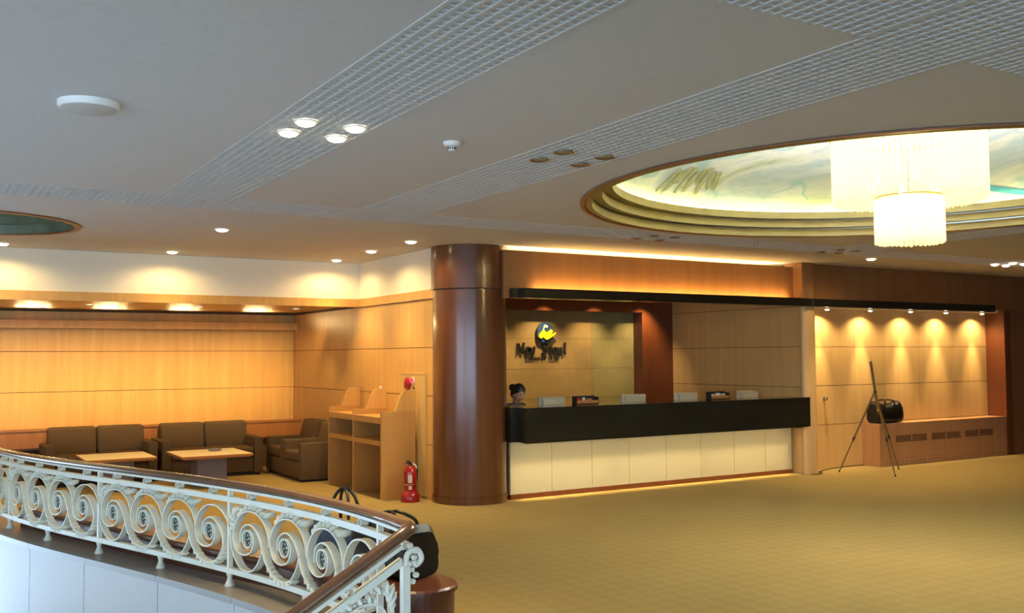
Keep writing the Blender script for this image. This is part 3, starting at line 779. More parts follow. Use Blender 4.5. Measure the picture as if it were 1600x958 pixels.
# head: an egg with brow, nose, cheeks and chin
hd = MB(); HC = Vector(P_(.085, 0, 1.265)); tilt = R(20)
def head_fn(n=28, m=20):
    vs = []; fs = []
    for i in range(m+1):
        ph = PI*i/m
        for k in range(n):
            th = 2*PI*k/n
            x, y, z = math.sin(ph)*math.cos(th), math.sin(ph)*math.sin(th), math.cos(ph)
            rx, ry, rz = .098, .076, .122
            if z < 0:
                s_ = 1-0.38*(-z)**1.5; y *= s_
                x = x*(1-.25*(-z)**2) + (.10*(-z) if x > 0 else -.0)
            p = Vector((x*rx, y*ry, z*rz))
            def g(cy, cz, sy, sz, amt, onlyf=True):
                if onlyf and x < 0.3: return 0
                return amt*math.exp(-((p.y-cy)/sy)**2-((p.z-cz)/sz)**2)
            p.x += g(0, -.022, .011, .02, .020)+g(0, -.004, .008, .02, .008)
            p.x += g(.030, .004, .014, .010, -.009)+g(-.030, .004, .014, .010, -.009)
            p.x += g(0, .022, .045, .008, .004)+g(0, -.058, .02, .007, .006)+g(0, -.095, .022, .016, .006)
            vs.append(p)
    for i in range(m):
        for k in range(n):
            l = (k+1) % n; fs.append((i*n+k, (i+1)*n+k, (i+1)*n+l, i*n+l))
    return vs, fs
rot_h = Matrix((( F.x, Lf.x, 0), (F.y, Lf.y, 0), (0, 0, 1))) @ Matrix.Rotation(tilt, 3, 'Y')
PB = Vector((PX, PY, 0))
def toh(p): return tuple(rot_h @ Vector(p) + HC + PB)
vs_, fs_ = head_fn(); hd.add([toh(p) for p in vs_], fs_)
head = hd.build('head', 'skin', pr, True)
for sd in (1, -1):
    MB().ball((0, 0, 0), .012, .012, .006, 8, 6).map(lambda x, y, z: toh((x+.083, y+.030*sd, z+.004))).build('eye', 'eye', head, True)
    MB().ball((0, 0, 0), .018, .006, .03, 8, 6).map(lambda x, y, z: toh((x-.005, y+.078*sd, z-.012))).build('ear', 'skin', head, True)
    MB().ball((0, 0, 0), .006, .017, .003, 8, 4).map(lambda x, y, z: toh((x+.092, y+.030*sd, z+.026))).build('eyebrow', 'hair', head, True)
MB().ball((0, 0, 0), .006, .020, .006, 8, 4).map(lambda x, y, z: toh((x+.099, y, z-.058))).build('mouth', 'lip', head, True)
hr = MB()
hv, hf = [], []
n, m = 28, 12
for i in range(m+1):
    for k in range(n):
        th = 2*PI*k/n; lim = R(62)+R(70)*(0.5-0.5*math.cos(th))**1.0
        ph = lim*i/m
        x, y, z = math.sin(ph)*math.cos(th), math.sin(ph)*math.sin(th), math.cos(ph)
        hv.append(toh((x*.108, y*.086, z*.132+.002)))
for i in range(m):
    for k in range(n):
        l = (k+1) % n; hf.append((i*n+k, (i+1)*n+k, (i+1)*n+l, i*n+l))
hr.add(hv, hf)
hr.ball((0, 0, 0), .045, .05, .05, 12, 8); k0 = len(hr.v)-(12*7+2)
hr.v[k0:] = [toh((p[0]-.115, p[1], p[2]+.035)) for p in hr.v[k0:]]
hr.build('hair', 'hair', head, True)
oc = thing('office_chair', (PX, PY, 0), 'dark office chair under the seated receptionist behind the counter', 'chair')
RB(PX-.24, PX+.24, PY-.24, PY+.24, .33, .395, r=.025).build('seat', 'fabric_dark', oc, True)
MB().tube([(PX, PY, .09), (PX, PY, .33)], .03, 10).build('gas_lift', 'black', oc)
bk = Vector((PX, PY, 0))-F*.27
RB(-.04, .0, -.2, .2, .48, .92, r=.015).map(lambda x, y, z: tuple(bk+F*x+Lf*y+Vector((0, 0, z)))).build('backrest', 'fabric_dark', oc, True)
MB().tube([tuple(Vector((PX, PY, .35))-F*.2), tuple(bk-F*.02+Vector((0, 0, .36))), tuple(bk-F*.03+Vector((0, 0, .6)))], .015, 8).build('back_arm', 'black', oc)
for k in range(5):
    a = 2*PI*k/5
    MB().tube([(PX, PY, .09), (PX+.27*math.cos(a), PY+.27*math.sin(a), .06)], .018, 8).ball((PX+.27*math.cos(a), PY+.27*math.sin(a), .025), .025).build('leg', 'black', oc)

# ================================================================== NICHE: DOOR KNOB, CONSOLE, BAG, EASEL, CABLE, LAMPS
dk = thing('door_knob', (11.975, 10.43, 1.072), 'small chrome knob on the maple panelling beside the pale post', 'knob')
MB().lathe([(.028, 0), (.028, .006), (.012, .008), (.012, .035)], (0, 0, 0), 16).map(lambda x, y, z: (11.975+x, 10.45-z, 1.072+y)).build('rose', 'chrome', dk, True)
MB().ball((11.975, 10.40, 1.072), .028, .022, .028, 14, 10).build('knob', 'chrome', dk, True)
for i, x in enumerate((11.85, 12.84, 13.83, 14.75, 15.75)):
    t = thing('niche_spotlight', (x, 10.24, 2.46), 'small lit spotlight under the black niche beam, %s from the left' % ('first', 'second', 'third', 'fourth', 'fifth')[i], 'spotlight', 'spotlights over the niche wall')
    MB().lathe([(.045, 0), (.042, -.02), (.036, -.02), (.034, -.002)], (x, 10.24, 2.46), 20, cap=False).build('trim_ring', 'chrome', t, True)
    MB().lathe([(.033, -.004), (.033, -.024), (.026, -.034), (.008, -.038)], (x, 10.24, 2.46), 20).build('lens', 'lens_small', t, True)
    spot('niche_lamp', (x, 10.24, 2.415), (0, .12, -1), 58, HALO, 140, 0.7, .02)
    spot('niche_lamp_beam', (x, 10.24, 2.415), (0, .10, -1), 190, HALO, 42, 1.0, .02)
hc = thing('heater_console', (14.5, 10.28, 0), 'long low veneer heater console with three black grilles under the spotlights', 'console')
x0, x1, y0, y1 = 12.83, 16.155, 10.112, 10.448
B(x0, x1, y0, y1, .63, .662).build('top', 'console', hc)
B(x0, x0+.025, y0+.002, y1, 0, .629).build('end_panel', 'console', hc)
B(x1-.025, x1, y0+.002, y1, 0, .629).build('end_panel', 'console', hc)
fp = MB()
gz0, gz1 = .365, .475
gx = ((13.21, 14.005), (14.105, 14.88), (14.985, 15.785))
fp.box(x0+.026, x1-.026, y0, y0+.02, .11, gz0).box(x0+.026, x1-.026, y0, y0+.02, gz1, .629)
ed = [x0+.026]+[v for g in gx for v in g]+[x1-.026]
for a, b in zip(ed[0::2], ed[1::2]): fp.box(a, b, y0, y0+.02, gz0, gz1)
fp.build('front_panel', 'console', hc)
B(x0+.026, x1-.026, y0+.004, y0+.02, 0, .107).build('plinth', 'console', hc)
for a, b in gx:
    g = B(a, b, y0+.024, y0+.03, gz0, gz1).build('vent_recess', 'black', hc)
    sl = MB()
    for k in range(4): sl.box(a, b, y0+.002, y0+.016, gz0+.014+k*.0265, gz0+.026+k*.0265)
    sl.box((a+b)/2-.008, (a+b)/2+.008, y0+.001, y0+.018, gz0, gz1)
    o = sl.build('slats', 'console', g); o['kind'] = 'stuff'
hole = MB()
for k in range(30): hole.lathe([(.009, 0), (.009, .003)], (0, 0, 0), 8).v[-16:] ; hole.v[-16:] = [(x0+.12+k*.107+p[0], y0+.0035-p[2], .055+p[1]) for p in hole.v[-16:]]
o = hole.build('vent_holes', 'black', hc); o['kind'] = 'stuff'

def duffel(name, c, ang, L, W, H, label, mat, cat='bag', handles=True, hz=.22, flat=0.0, handle_mat='leather', sag=0.12):
    t = thing(name, c, label, cat)
    ca, sa = math.cos(ang), math.sin(ang)
    mp = lambda x, y, z: (c[0]+x*ca-y*sa, c[1]+x*sa+y*ca, c[2]+z)
    b = MB(); n = 20; m = 14
    rings = []
    for i in range(m+1):
        u = -1+2*i/m; x = u*L/2
        e = (1-abs(u)**5)**.35 if abs(u) < 1 else 0.0
        k_ = .93+.07*e if 0 < i < m else .86
        top = H*(1-sag*math.cos(u*PI)*.5-sag*.5)*(1+.02*math.sin(i*2.1))
        for j in range(n):
            th = 2*PI*j/n; cx_, sz_ = math.cos(th), math.sin(th)
            sx_ = math.copysign(abs(cx_)**.5, cx_)*W/2*k_; zz = .5+.5*math.copysign(abs(sz_)**.5, sz_)
            sx_ *= (1-.25*zz**2)*(1+.03*math.sin(5*u+j))
            b.v.append(mp(x, sx_, .004+zz*top*(k_ if zz > .5 else 1)))
    for i in range(m):
        for j in range(n):
            l = (j+1) % n; b.f.append((i*n+j, i*n+l, (i+1)*n+l, (i+1)*n+j))
    b.f.append(tuple(range(n))); b.f.append(tuple(m*n+j for j in range(n)))
    b.build('body', mat, t, True)
    MB().tube([mp(-L*.42+L*.84*k/10, 0, H*(1-sag*math.cos((-.84+1.68*k/10)*PI)*.5-sag*.5)*1.0+.004) for k in range(11)], .007, 6).build('zip', 'chrome' if mat == 'denim' else 'black', t)
    MB().tube([mp(-L*.47, W/2*.9*math.sin(2*PI*k/16)*.0+W*.43*math.cos(2*PI*k/16), H*.45+H*.42*math.sin(2*PI*k/16)) for k in range(16)], .008, 6, closed=True).build('end_piping', 'leather', t, True)
    if handles:
        for sd in (-1, 1):
            pts = [mp(-L*.20, sd*W*.36, H*.62), mp(-L*.19, sd*W*.30, H*.98), mp(-L*.12, sd*W*.14, H+hz*.72), mp(0, sd*W*.05, H+hz), mp(L*.12, sd*W*.14, H+hz*.72), mp(L*.19, sd*W*.30, H*.98), mp(L*.20, sd*W*.36, H*.62)]
            MB().tube(catmull(pts, 5), .011, 8).build('handle', handle_mat, t, True)
    return t, mp
duffel('leather_bag', (13.17, 10.265, .663), 0.0, .60, .27, .345, 'shiny black leather duffel bag lying on the heater console behind the easel', 'leather', hz=.02, sag=.2)

ea = thing('display_easel', (12.2, 9.65, 0), 'thin bronze folding tripod easel standing in front of the heater console', 'easel')
J = Vector((12.225, 9.70, 1.19)); TOP = Vector((12.135, 9.70, 1.655)); LOW = Vector((12.30, 9.70, .85))
MB().tube([LOW, J, TOP], .020, 8).build('mast', 'bronze', ea, True)
MB().tube([TOP, TOP+Vector((-.03, -.02, .01)), TOP+Vector((-.045, -.03, -.02))], .008, 6).build('top_hook', 'bronze', ea, True)
MB().ball(J, .026).build('hub', 'black', ea, True)
for k, (ft, at) in enumerate((((11.775, 10.02, .008), J+Vector((-.02, 0, -.01))), ((12.0, 9.21, .008), J), ((12.80, 9.76, .008), J))):
    ft = Vector(ft)
    mid = Vector(at)*.42+ft*.58
    lg_ = MB().tube([at, mid], .013, 8).tube([mid, ft], .010, 8).build('leg', 'bronze', ea, True)
    MB().tube([mid+(Vector(at)-mid).normalized()*.03, mid-(Vector(at)-mid).normalized()*.03], .017, 8).build('clamp', 'black', lg_, True)
    MB().ball(ft+Vector((0, 0, .006)), .014, rz=.014).build('rubber_foot', 'black', lg_, True)
B(LOW.x-.035, LOW.x+.035, LOW.y-.03, LOW.y+.01, .90, 1.0).build('tray_bracket', 'chrome', ea)
cb = MB().tube(catmull([(11.2, 10.03, .008), (11.3, 9.98, .008), (11.45, 10.05, .008), (11.55, 10.2, .008), (12.0, 10.36, .008), (12.5, 10.42, .008), (12.8, 10.40, .008)], 6), .007, 6).build('power_cable', 'black')
tag(cb, 'thin black cable along the carpet between the pale post and the console', 'cable')

# ================================================================== LOUNGE
def sofa(x0, x1, label):
    yf, ybk = 14.68, 15.56
    t = thing('two_seat_sofa', ((x0+x1)/2, (yf+ybk)/2, 0), label, 'sofa', 'brown sofas along the back wall')
    aw = .13
    for a in (x0, x1-aw): RB(a, a+aw, yf, ybk-.06, .03, .565, r=.022).build('arm', 'fabric', t, True)
    RB(x0+aw, x1-aw, yf+.03, ybk-.2, .05, .27, r=.015).build('base', 'fabric', t, True)
    RB(x0+.1, x1-.1, ybk-.16, ybk, .05, .70, r=.03).build('back_frame', 'fabric', t, True)
    B(x0+.04, x1-.04, yf+.05, ybk-.05, 0, .04).build('plinth', 'fabric_dark', t)
    mid = (x0+x1)/2
    for a, b in ((x0+aw+.004, mid-.004), (mid+.004, x1-aw-.004)):
        RB(a, b, yf-.015, ybk-.22, .272, .425, r=.04, seg=3).build('seat_cushion', 'fabric', t, True)
        RB(a-.05 if a < mid-.1 else a, b if b < mid+.1 else b+.05, ybk-.36, ybk-.165, .40, .785, r=.045, seg=3).map(lambda x, y, z: (x, y+(z-.4)*.20-.02, z)).build('back_cushion', 'fabric', t, True)
    return t
sofa(1.52, 2.985, 'brown fabric two seat sofa, left one, by the cabinet ledge')
sofa(3.045, 4.51, 'brown fabric two seat sofa, right one, near the two armchairs')
def armchair(y0, y1, label):
    x0, x1 = 4.65, 5.405
    t = thing('armchair', ((x0+x1)/2, (y0+y1)/2, 0), label, 'armchair', 'brown armchairs against the side wall')
    aw = .12
    for a in (y0, y1-aw): RB(x0, x1-.02, a, a+aw, .03, .548, r=.02).build('arm', 'fabric', t, True)
    RB(x0+.012, x1-.1, y0+aw, y1-aw, .04, .27, r=.012).build('base', 'fabric', t, True)
    RB(x0-.006, x1-.15, y0+aw+.004, y1-aw-.004, .272, .42, r=.035, seg=3).build('seat_cushion', 'fabric', t, True)
    RB(x1-.30, x1-.12, y0+aw-.04, y1-aw+.04, .36, .80, r=.04, seg=3).map(lambda x, y, z: (x+(z-.36)*.24, y, z)).build('back_cushion', 'fabric', t, True)
    B(x0+.03, x1-.04, y0+.03, y1-.03, 0, .04).build('plinth', 'fabric_dark', t)
armchair(13.385, 14.18, 'brown fabric armchair next to the wooden carrel desk')
armchair(14.195, 14.985, 'brown fabric armchair in the lounge corner beside the right sofa')
ot = thing('footstool', (.85, 15.0, 0), 'low brown upholstered stool left of the left sofa', 'stool')
RB(.25, 1.44, 14.75, 15.4, .30, .43, r=.04, seg=3).build('cushion', 'fabric', ot, True)
RB(.27, 1.42, 14.77, 15.38, .04, .298, r=.015).build('base', 'fabric', ot, True)
B(.3, 1.39, 14.8, 15.35, 0, .04).build('plinth', 'fabric_dark', ot)
def table(x0, x1, y0, y1, label):
    t = thing('coffee_table', ((x0+x1)/2, (y0+y1)/2, 0), label, 'table', 'square coffee tables before the sofas')
    RB(x0+.006, x1-.006, y0+.006, y1-.006, .434, .452, r=.003, seg=1).build('table_top', 'table_top', t)
    MB().box(x0, x1, y0, y0+.006, .425, .452).box(x0, x1, y1-.006, y1, .425, .452).box(x0, x0+.006, y0+.006, y1-.006, .425, .452).box(x1-.006, x1, y0+.006, y1-.006, .425, .452).build('edge_band', 'ledge', t)
    B(x0+.03, x1-.03, y0+.03, y1-.03, .405, .433).build('under_frame', 'ledge', t)
    cx, cy = (x0+x1)/2, (y0+y1)/2
    RB(cx-.2, cx+.2, cy-.2, cy+.2, .0, .405, r=.008, seg=1).build('pedestal', 'slate', t)
    return t
table(1.88, 2.76, 13.62, 14.55, 'pale square coffee table on a grey pedestal, in front of the left sofa')
table(3.02, 3.97, 13.36, 14.36, 'pale square coffee table on a grey pedestal, in front of the right sofa')
at = thing('ashtray', (3.62, 14.02, .452), 'small grey glass ashtray on the right coffee table', 'ashtray')
MB().lathe([(.05, 0), (.085, .004), (.095, .03), (.082, .03), (.07, .01), (.02, .008)], (3.62, 14.02, .452), 20).build('dish', 'slate', at, True)
MB().box(3.66, 3.80, 14.08, 14.16, .4525, .47).build('match_box', 'paper', None)
tag(bpy.data.objects['match_box'], 'small pale box beside the ashtray on the right coffee table', 'box')
ld = thing('wall_ledge', (1.5, 15.8, 0), 'low cherry wood ledge cabinet running along the back wall behind the sofas', 'ledge')
B(-3, 5.425, 15.60, 15.79, .72, .75).build('top', 'ledge', ld)
for a, b in ((-3, -1.1), (-1.1, .8), (.8, 2.6), (2.6, 4.2), (4.2, 5.425)): B(a+.003, b-.003, 15.615, 15.64, .48, .719).build('front_panel', 'ledge', ld)
B(-3, 5.42, 15.70, 15.74, 0, .48).build('recessed_base', 'recess', ld)
B(-3, 5.42, 15.66, 15.79, .45, .479).build('bottom_board', 'ledge', ld)

# ---- carrel desk with raised dividers
ca_ = thing('carrel_desk', (5.15, 12.1, 0), 'wooden two bay telephone carrel desk with raised dividers by the side wall', 'desk')
def fin(y, t_=.028):
    # one divider board, with a raised sloped screen on its rear half
    B(4.91, 5.375, y-t_/2, y+t_/2, 0, 1.078).build('divider', 'case', ca_)
    prof = [(5.10, 1.079), (5.375, 1.079), (5.375, 1.335), (5.22, 1.335), (5.165, 1.26)]
    m = MB(); k = len(prof)
    m.add([(x, y-t_/2, z) for x, z in prof]+[(x, y+t_/2, z) for x, z in prof], [tuple(range(k)), tuple(reversed(range(k, 2*k)))]+[(i, (i+1) % k, k+(i+1) % k, k+i) for i in range(k)])
    m.build('raised_screen', 'honey', ca_)
for y in (11.205, 12.105, 12.99): fin(y)
for a, b in ((11.219, 12.091), (12.119, 12.976)):
    B(4.915, 5.36, a, b, .975, 1.005).build('desk_top', 'case', ca_)
    B(4.915, 5.36, a, b, .655, .715).build('shelf', 'case', ca_)
    B(5.345, 5.36, a, b, .05, .975).build('back_panel', 'case', ca_)
    B(4.912, 4.93, a, b, .93, .975).build('front_rail', 'case', ca_)
sl_ = thing('paper_slip', (5.3, 11.75, 1.005), 'small white card standing on the carrel desk near the middle divider', 'card')
B(5.30, 5.304, 12.05, 12.09, 1.34, 1.37)
MB().box(5.29, 5.31, 12.085, 12.12, 1.336, 1.37).build('card', 'paper', sl_)
sl_['label'] = 'small white card resting on top of the middle carrel divider'

# ---- hydrant cabinet door on the wall, bell and lamp
hy = thing('hydrant_cabinet', (5.42, 11.33, .8), 'flush beige fire hydrant cabinet door with red bell in the side wall', 'cabinet')
B(5.412, 5.429, 10.98, 11.70, 0.03, 1.545).build('door', 'beige_metal', hy)
MB().box(5.408, 5.412, 10.98, 10.99, .03, 1.545).box(5.408, 5.412, 11.69, 11.70, .03, 1.545).box(5.408, 5.412, 10.98, 11.70, 1.535, 1.545).build('door_rim', 'beige_metal', hy)
MB().lathe([(.0, .0), (.085, 0), (.085, .02), (.075, .035), (.03, .05), (.005, .052)], (0, 0, 0), 24).map(lambda x, y, z: (5.412-z, 11.475+x*1.0, 1.415+y)).build('bell', 'red', hy, True)
MB().lathe([(.045, 0), (.045, .01), (.03, .012)], (0, 0, 0), 20).map(lambda x, y, z: (5.412-z, 11.335+x, 1.455+y)).build('lamp_collar', 'white_plastic', hy, True)
MB().ball((5.395, 11.335, 1.455), .028, .036, .036, 12, 8).build('red_lamp', 'led_red', hy, True)
MB().lathe([(.016, 0), (.016, .008)], (0, 0, 0), 12).map(lambda x, y, z: (5.412-z, 11.31+x, 1.36+y)).build('lock', 'bronze', hy, True)
for k in range(3): B(5.409, 5.412, 11.592, 11.612, 1.36+k*.04, 1.388+k*.04).build('vertical_marking', 'black', hy)

# ---- extinguisher
fx, fy = 5.165, 10.90
fe = thing('fire_extinguisher', (fx, fy, 0), 'red fire extinguisher standing on a red stand beside the round column', 'extinguisher')
MB().lathe([(.115, 0), (.118, .02), (.112, .085), (.085, .13), (.08, .135)], (fx, fy, 0), 28).build('stand', 'red', fe, True)
MB().lathe([(.078, .136), (.079, .35), (.07, .395), (.045, .425), (.024, .437)], (fx, fy, 0), 28).build('cylinder', 'red', fe, True)
MB().lathe([(.081, .205), (.081, .215)], (fx, fy, 0), 28).build('band', 'chrome', fe, True)
B(fx-.064, fx-.014, fy-.083, fy-.072, .235, .325).map(lambda x, y, z: (x, y, z)).build('instruction_label', 'paper', fe)
B(fx-.055, fx-.02, fy-.0835, fy-.072, .155, .195).build('small_label', 'paper', fe)
MB().lathe([(.02, .437), (.02, .465), (.012, .47)], (fx, fy, 0), 12).build('valve', 'black', fe, True)
MB().tube([(fx, fy, .466), (fx-.03, fy-.02, .475), (fx-.07, fy-.03, .468)], .008, 6).tube([(fx, fy, .478), (fx-.03, fy-.02, .495), (fx-.065, fy-.03, .492)], .007, 6).build('lever', 'black', fe, True)
MB().tube(catmull([(fx+.015, fy, .452), (fx+.07, fy-.02, .445), (fx+.09, fy-.01, .36), (fx+.085, fy, .25)], 5), .009, 8).build('hose', 'black', fe, True)
MB().tube([(fx+.02, fy-.03, .46), (fx+.05, fy-.05, .44), (fx+.062, fy-.055, .40)], .010, 6).build('tag', 'paper', fe)

# ================================================================== CEILING FITTINGS
sp = thing('ceiling_speaker', (.75, 5.51, ZC), 'round grey loudspeaker disc on the pale ceiling at upper left', 'speaker')
MB().lathe([(.155, 0), (.154, -.022), (.146, -.034), (.138, -.034)], (.75, 5.51, ZC), 40, cap=False).build('rim', 'white_plastic', sp, True)
MB().lathe([(.139, -.030), (.139, -.037), (.10, -.046), (.02, -.050)], (.75, 5.51, ZC), 40).build('mesh_cover', 'speaker_mesh', sp, True)
sd_ = thing('smoke_detector', (2.85, 5.40, ZC), 'small white smoke detector between the two egg crate strips', 'detector')
MB().lathe([(.055, 0), (.055, -.012), (.046, -.026), (.028, -.03)], (2.85, 5.40, ZC), 28).build('base', 'white_plastic', sd_, True)
MB().lathe([(.024, -.03), (.024, -.05), (.02, -.055)], (2.85, 5.40, ZC), 20).build('sensor_head', 'white_plastic', sd_, True)
vents = MB()
for k in range(10):
    a = 2*PI*k/10; vents.box(-.003, .003, -.0035, .0035, -.008, .008)
    vents.v[-8:] = [(2.85+.0235*math.cos(a)+p[0]*math.cos(a)-p[1]*math.sin(a), 5.40+.0235*math.sin(a)+p[0]*math.sin(a)+p[1]*math.cos(a), ZC-.041+p[2]) for p in vents.v[-8:]]
o = vents.build('vent_slots', 'black', sd_); o['kind'] = 'stuff'

# ---- chandelier
hx, hy_ = 7.20, 5.32
ch = thing('chandelier', (hx, hy_, 2.68), 'two tier cylindrical glass rod chandelier glowing under the painted dome', 'chandelier')
def rod_mesh(z0, z1, r):
    return MB().lathe([(r*.5, z0), (r, z0+.012), (r, z1)], (0, 0, 0), 7)
def tier(Rr, n, z0, z1, r):
    first = None
    for k in range(n):
        a = 2*PI*k/n; x, y = Rr*math.cos(a), Rr*math.sin(a)
        dz = random.uniform(-.006, .006)
        if first is None:
            mb = rod_mesh(z0, z1, r); mb.v = [(p[0]+hx, p[1]+hy_, p[2]) for p in mb.v]
            first = mb.build('glass_rod', 'rod', ch, True); o = first
        else:
            o = first.copy(); COL.objects.link(o)
        o.location = (x, y, dz)
tier(.605, 84, 3.045, 3.60, .019)
tier(.265, 42, 2.69, 3.07, .018)
MB().lathe([(.63, 3.60), (.63, 3.63), (.58, 3.63), (.58, 3.60), (.63, 3.60)], (hx, hy_, 0), 48, cap=False).build('upper_ring', 'gold', ch, True)
MB().lathe([(.275, 3.08), (.275, 3.09), (.25, 3.09), (.25, 3.08), (.275, 3.08)], (hx, hy_, 0), 40, cap=False).build('lower_ring', 'gold', ch, True)
MB().lathe([(.05, 3.62), (.04, 3.9), (.12, 4.02)], (hx, hy_, 0), 16).build('stem', 'gold', ch, True)
arm_ = MB()
for k in range(6):
    a = PI*k/3; arm_.tube([(hx+.04*math.cos(a), hy_+.04*math.sin(a), 3.64), (hx+.6*math.cos(a), hy_+.6*math.sin(a), 3.62)], .008, 6)
arm_.build('spokes', 'gold', ch)
for k in range(8):
    a = 2*PI*k/8; MB().ball((hx+.38*math.cos(a), hy_+.38*math.sin(a), 3.22), .035, rz=.05).build('bulb', 'bulb', ch, True)
for k in range(3):
    a = 2*PI*k/3; MB().ball((hx+.1*math.cos(a), hy_+.1*math.sin(a), 2.85), .035, rz=.05).build('bulb', 'bulb', ch, True)
light('chandelier_lamp', 'POINT', (hx, hy_, 2.80), 150, WARM, shadow_soft_size=.12)
light('chandelier_lamp', 'POINT', (hx, hy_, 3.25), 110, WARM, shadow_soft_size=.2)
light('mural_fill_light', 'AREA', (hx, hy_, 3.66), 450, (1.0, .93, .82), (0, 0, 1), shape='DISK', size=1.0)  # unseen disc lamp added above the rods to brighten and whiten the mural

# ================================================================== STAIR WELL: STONE, COPING, BENCH, RAILING
def along(s0, s1, n0, n1, z0, z1, seg=6):
    m = MB()
    for i in range(seg):
        a, b = s0+(s1-s0)*i/seg, s0+(s1-s0)*(i+1)/seg
        k = len(m.v)
        if i == 0: m.v += [on_rail(a, n0, z0), on_rail(a, n1, z0), on_rail(a, n1, z1), on_rail(a, n0, z1)]
        else: k -= 4
        m.v += [on_rail(b, n0, z0), on_rail(b, n1, z0), on_rail(b, n1, z1), on_rail(b, n0, z1)]
        for q in range(4): m.f.append((k+q, k+(q+1) % 4, k+4+(q+1) % 4, k+4+q))
    m.f.append((0, 3, 2, 1)); e = len(m.v)-4; m.f.append((e, e+1, e+2, e+3)); return m
sw_ = struct('wall_stairwell', along(0.0, S_END, -.128, -.02, -1.65, .15, 40), 'recess', 'curved stair well wall faced with pale grey granite slabs')
sy = [4.6, 5.56]+[6.528, 7.494, 8.462, 9.388, 10.32, 11.25, 12.2]
for a, b in zip(sy[:-1], sy[1:]):
    s0, s1 = s_of_y(a)+.004, s_of_y(b)-.004
    along(s0, s1, -.152, -.129, -1.64, .148, 8).build('granite_slab', 'granite_grey', sw_)
for a, b in zip([4.5]+[y-.02 for y in sy[1:-1]], [y-.02 for y in sy[1:]]):
    a = max(a, 4.57); s0, s1 = s_of_y(a)+.002, s_of_y(b)-.002
    along(s0, s1, -.172, .17, .152, .195, 8).build('coping_stone', 'coping', sw_)
along(0, S_END, .06, .15, 0, .152, 40).build('curb', 'coping', sw_)

# bench (curved wooden box) behind the coping
bo = [(2.88, 5.48), (2.83, 5.72), (2.56, 6.16), (2.33, 6.62), (2.08, 7.28), (1.76, 8.2), (1.47, 9.1), (1.16, 10.0), (1.05, 10.38)]
bi = [(2.40, 5.44), (2.36, 5.66), (2.20, 6.05), (2.10, 6.52), (1.86, 7.18), (1.55, 8.1), (1.27, 9.0), (.96, 9.9), (.85, 10.28)]
bo = [tuple(p)[:2] for p in catmull([(a, b, 0) for a, b in bo], 4)]; bi = [tuple(p)[:2] for p in catmull([(a, b, 0) for a, b in bi], 4)]
endc = ((bo[0][0]+bi[0][0])/2, (bo[0][1]+bi[0][1])/2); er = math.hypot(bo[0][0]-bi[0][0], bo[0][1]-bi[0][1])/2
a0 = math.atan2(bo[0][1]-bi[0][1], bo[0][0]-bi[0][0])
rnd = lambda g: [(endc[0]+(er+g)*math.cos(a0-PI*k/16), endc[1]+(er+g)*math.sin(a0-PI*k/16)) for k in range(1, 16)]
bt = thing('curved_bench', (2.0, 7.5, 0), 'curved dark mahogany box bench with a rounded end behind the white railing', 'bench')
poly = list(reversed(bo))+rnd(0)+bi
def inset(poly, d):
    out = []; n_ = len(poly)
    for i in range(n_):
        p0, p1, p2 = Vector(poly[i-1]), Vector(poly[i]), Vector(poly[(i+1) % n_])
        t = (p2-p0).normalized(); out.append((p1.x+t.y*d, p1.y-t.x*d))
    return out
area = sum(poly[i-1][0]*poly[i][1]-poly[i][0]*poly[i-1][1] for i in range(len(poly)))
sg = -1 if area > 0 else 1
MB().prism(inset(poly, sg*.02), .0, .345).build('box', 'bench', bt)
tp = MB(); n_ = len(poly); lay = [(inset(poly, 0), .346), (inset(poly, 0), .368), (inset(poly, sg*.012), .38)]
for pl, z in lay: tp.v += [(x, y, z) for x, y in pl]
for l in range(2):
    for i in range(n_): tp.f.append((l*n_+i, l*n_+(i+1) % n_, (l+1)*n_+(i+1) % n_, (l+1)*n_+i))
tp.f.append(tuple(range(n_))); tp.f.append(tuple(2*n_+i for i in range(n_)))
tp.build('lid', 'bench', bt)

t1, mp1 = duffel('canvas_bag', (2.52, 6.36, .381), R(118), .50, .24, .27, 'black and navy canvas bag with looped handles on the bench behind the railing', 'denim', hz=.21)
t2, mp2 = duffel('leather_bag', (2.63, 5.80, .381), R(105), .54, .35, .325, 'black leather duffel bag at the rounded end of the curved bench', 'leather', hz=.06)
MB().tube([mp1(0, 0, .43), mp1(.0, -.02, .36)], .004, 6).build('tag_string', 'paper', t1)
MB().rbox(-.012, .012, -.004, .004, -.03, .03, r=.003, seg=1).map(lambda x, y, z: mp1(x, y-.02, z+.33)).build('name_tag', 'paper', t1)

# railing
ZT, ZB = .765, .32
ZM = (ZT+ZB)/2
PANELS = [1.87, 1.80, 1.80, 1.80]
P_OUT = [(.275, -.02), (.26, .05), (.225, .11), (.17, .155), (.1, .182), (.02, .185), (-.06, .165), (-.125, .115), (-.165, .045), (-.17, -.02), (-.145, -.075), (-.09, -.105), (-.02, -.108), (.04, -.085), (.075, -.04), (.08, .015), (.055, .05), (.02, .062)]
P_S = [(-.085, -.03), (-.075, .045), (-.02, .09), (.05, .095), (.12, .06), (.165, 0), (.19, -.06), (.225, -.12), (.28, -.17), (.35, -.203), (.44, -.214), (.52, -.20), (.58, -.15), (.625, -.08), (.642, -.02)]
P_SLAST = [(-.085, -.03), (-.075, .045), (-.02, .09), (.05, .095), (.12, .06), (.165, 0), (.185, -.07), (.18, -.13), (.15, -.175), (.12, -.165)]
P_FIRST = [(-.19, .12), (-.205, 0), (-.18, -.1), (-.1, -.19), (-.02, -.214), (.07, -.20), (.14, -.14), (.185, -.06)]
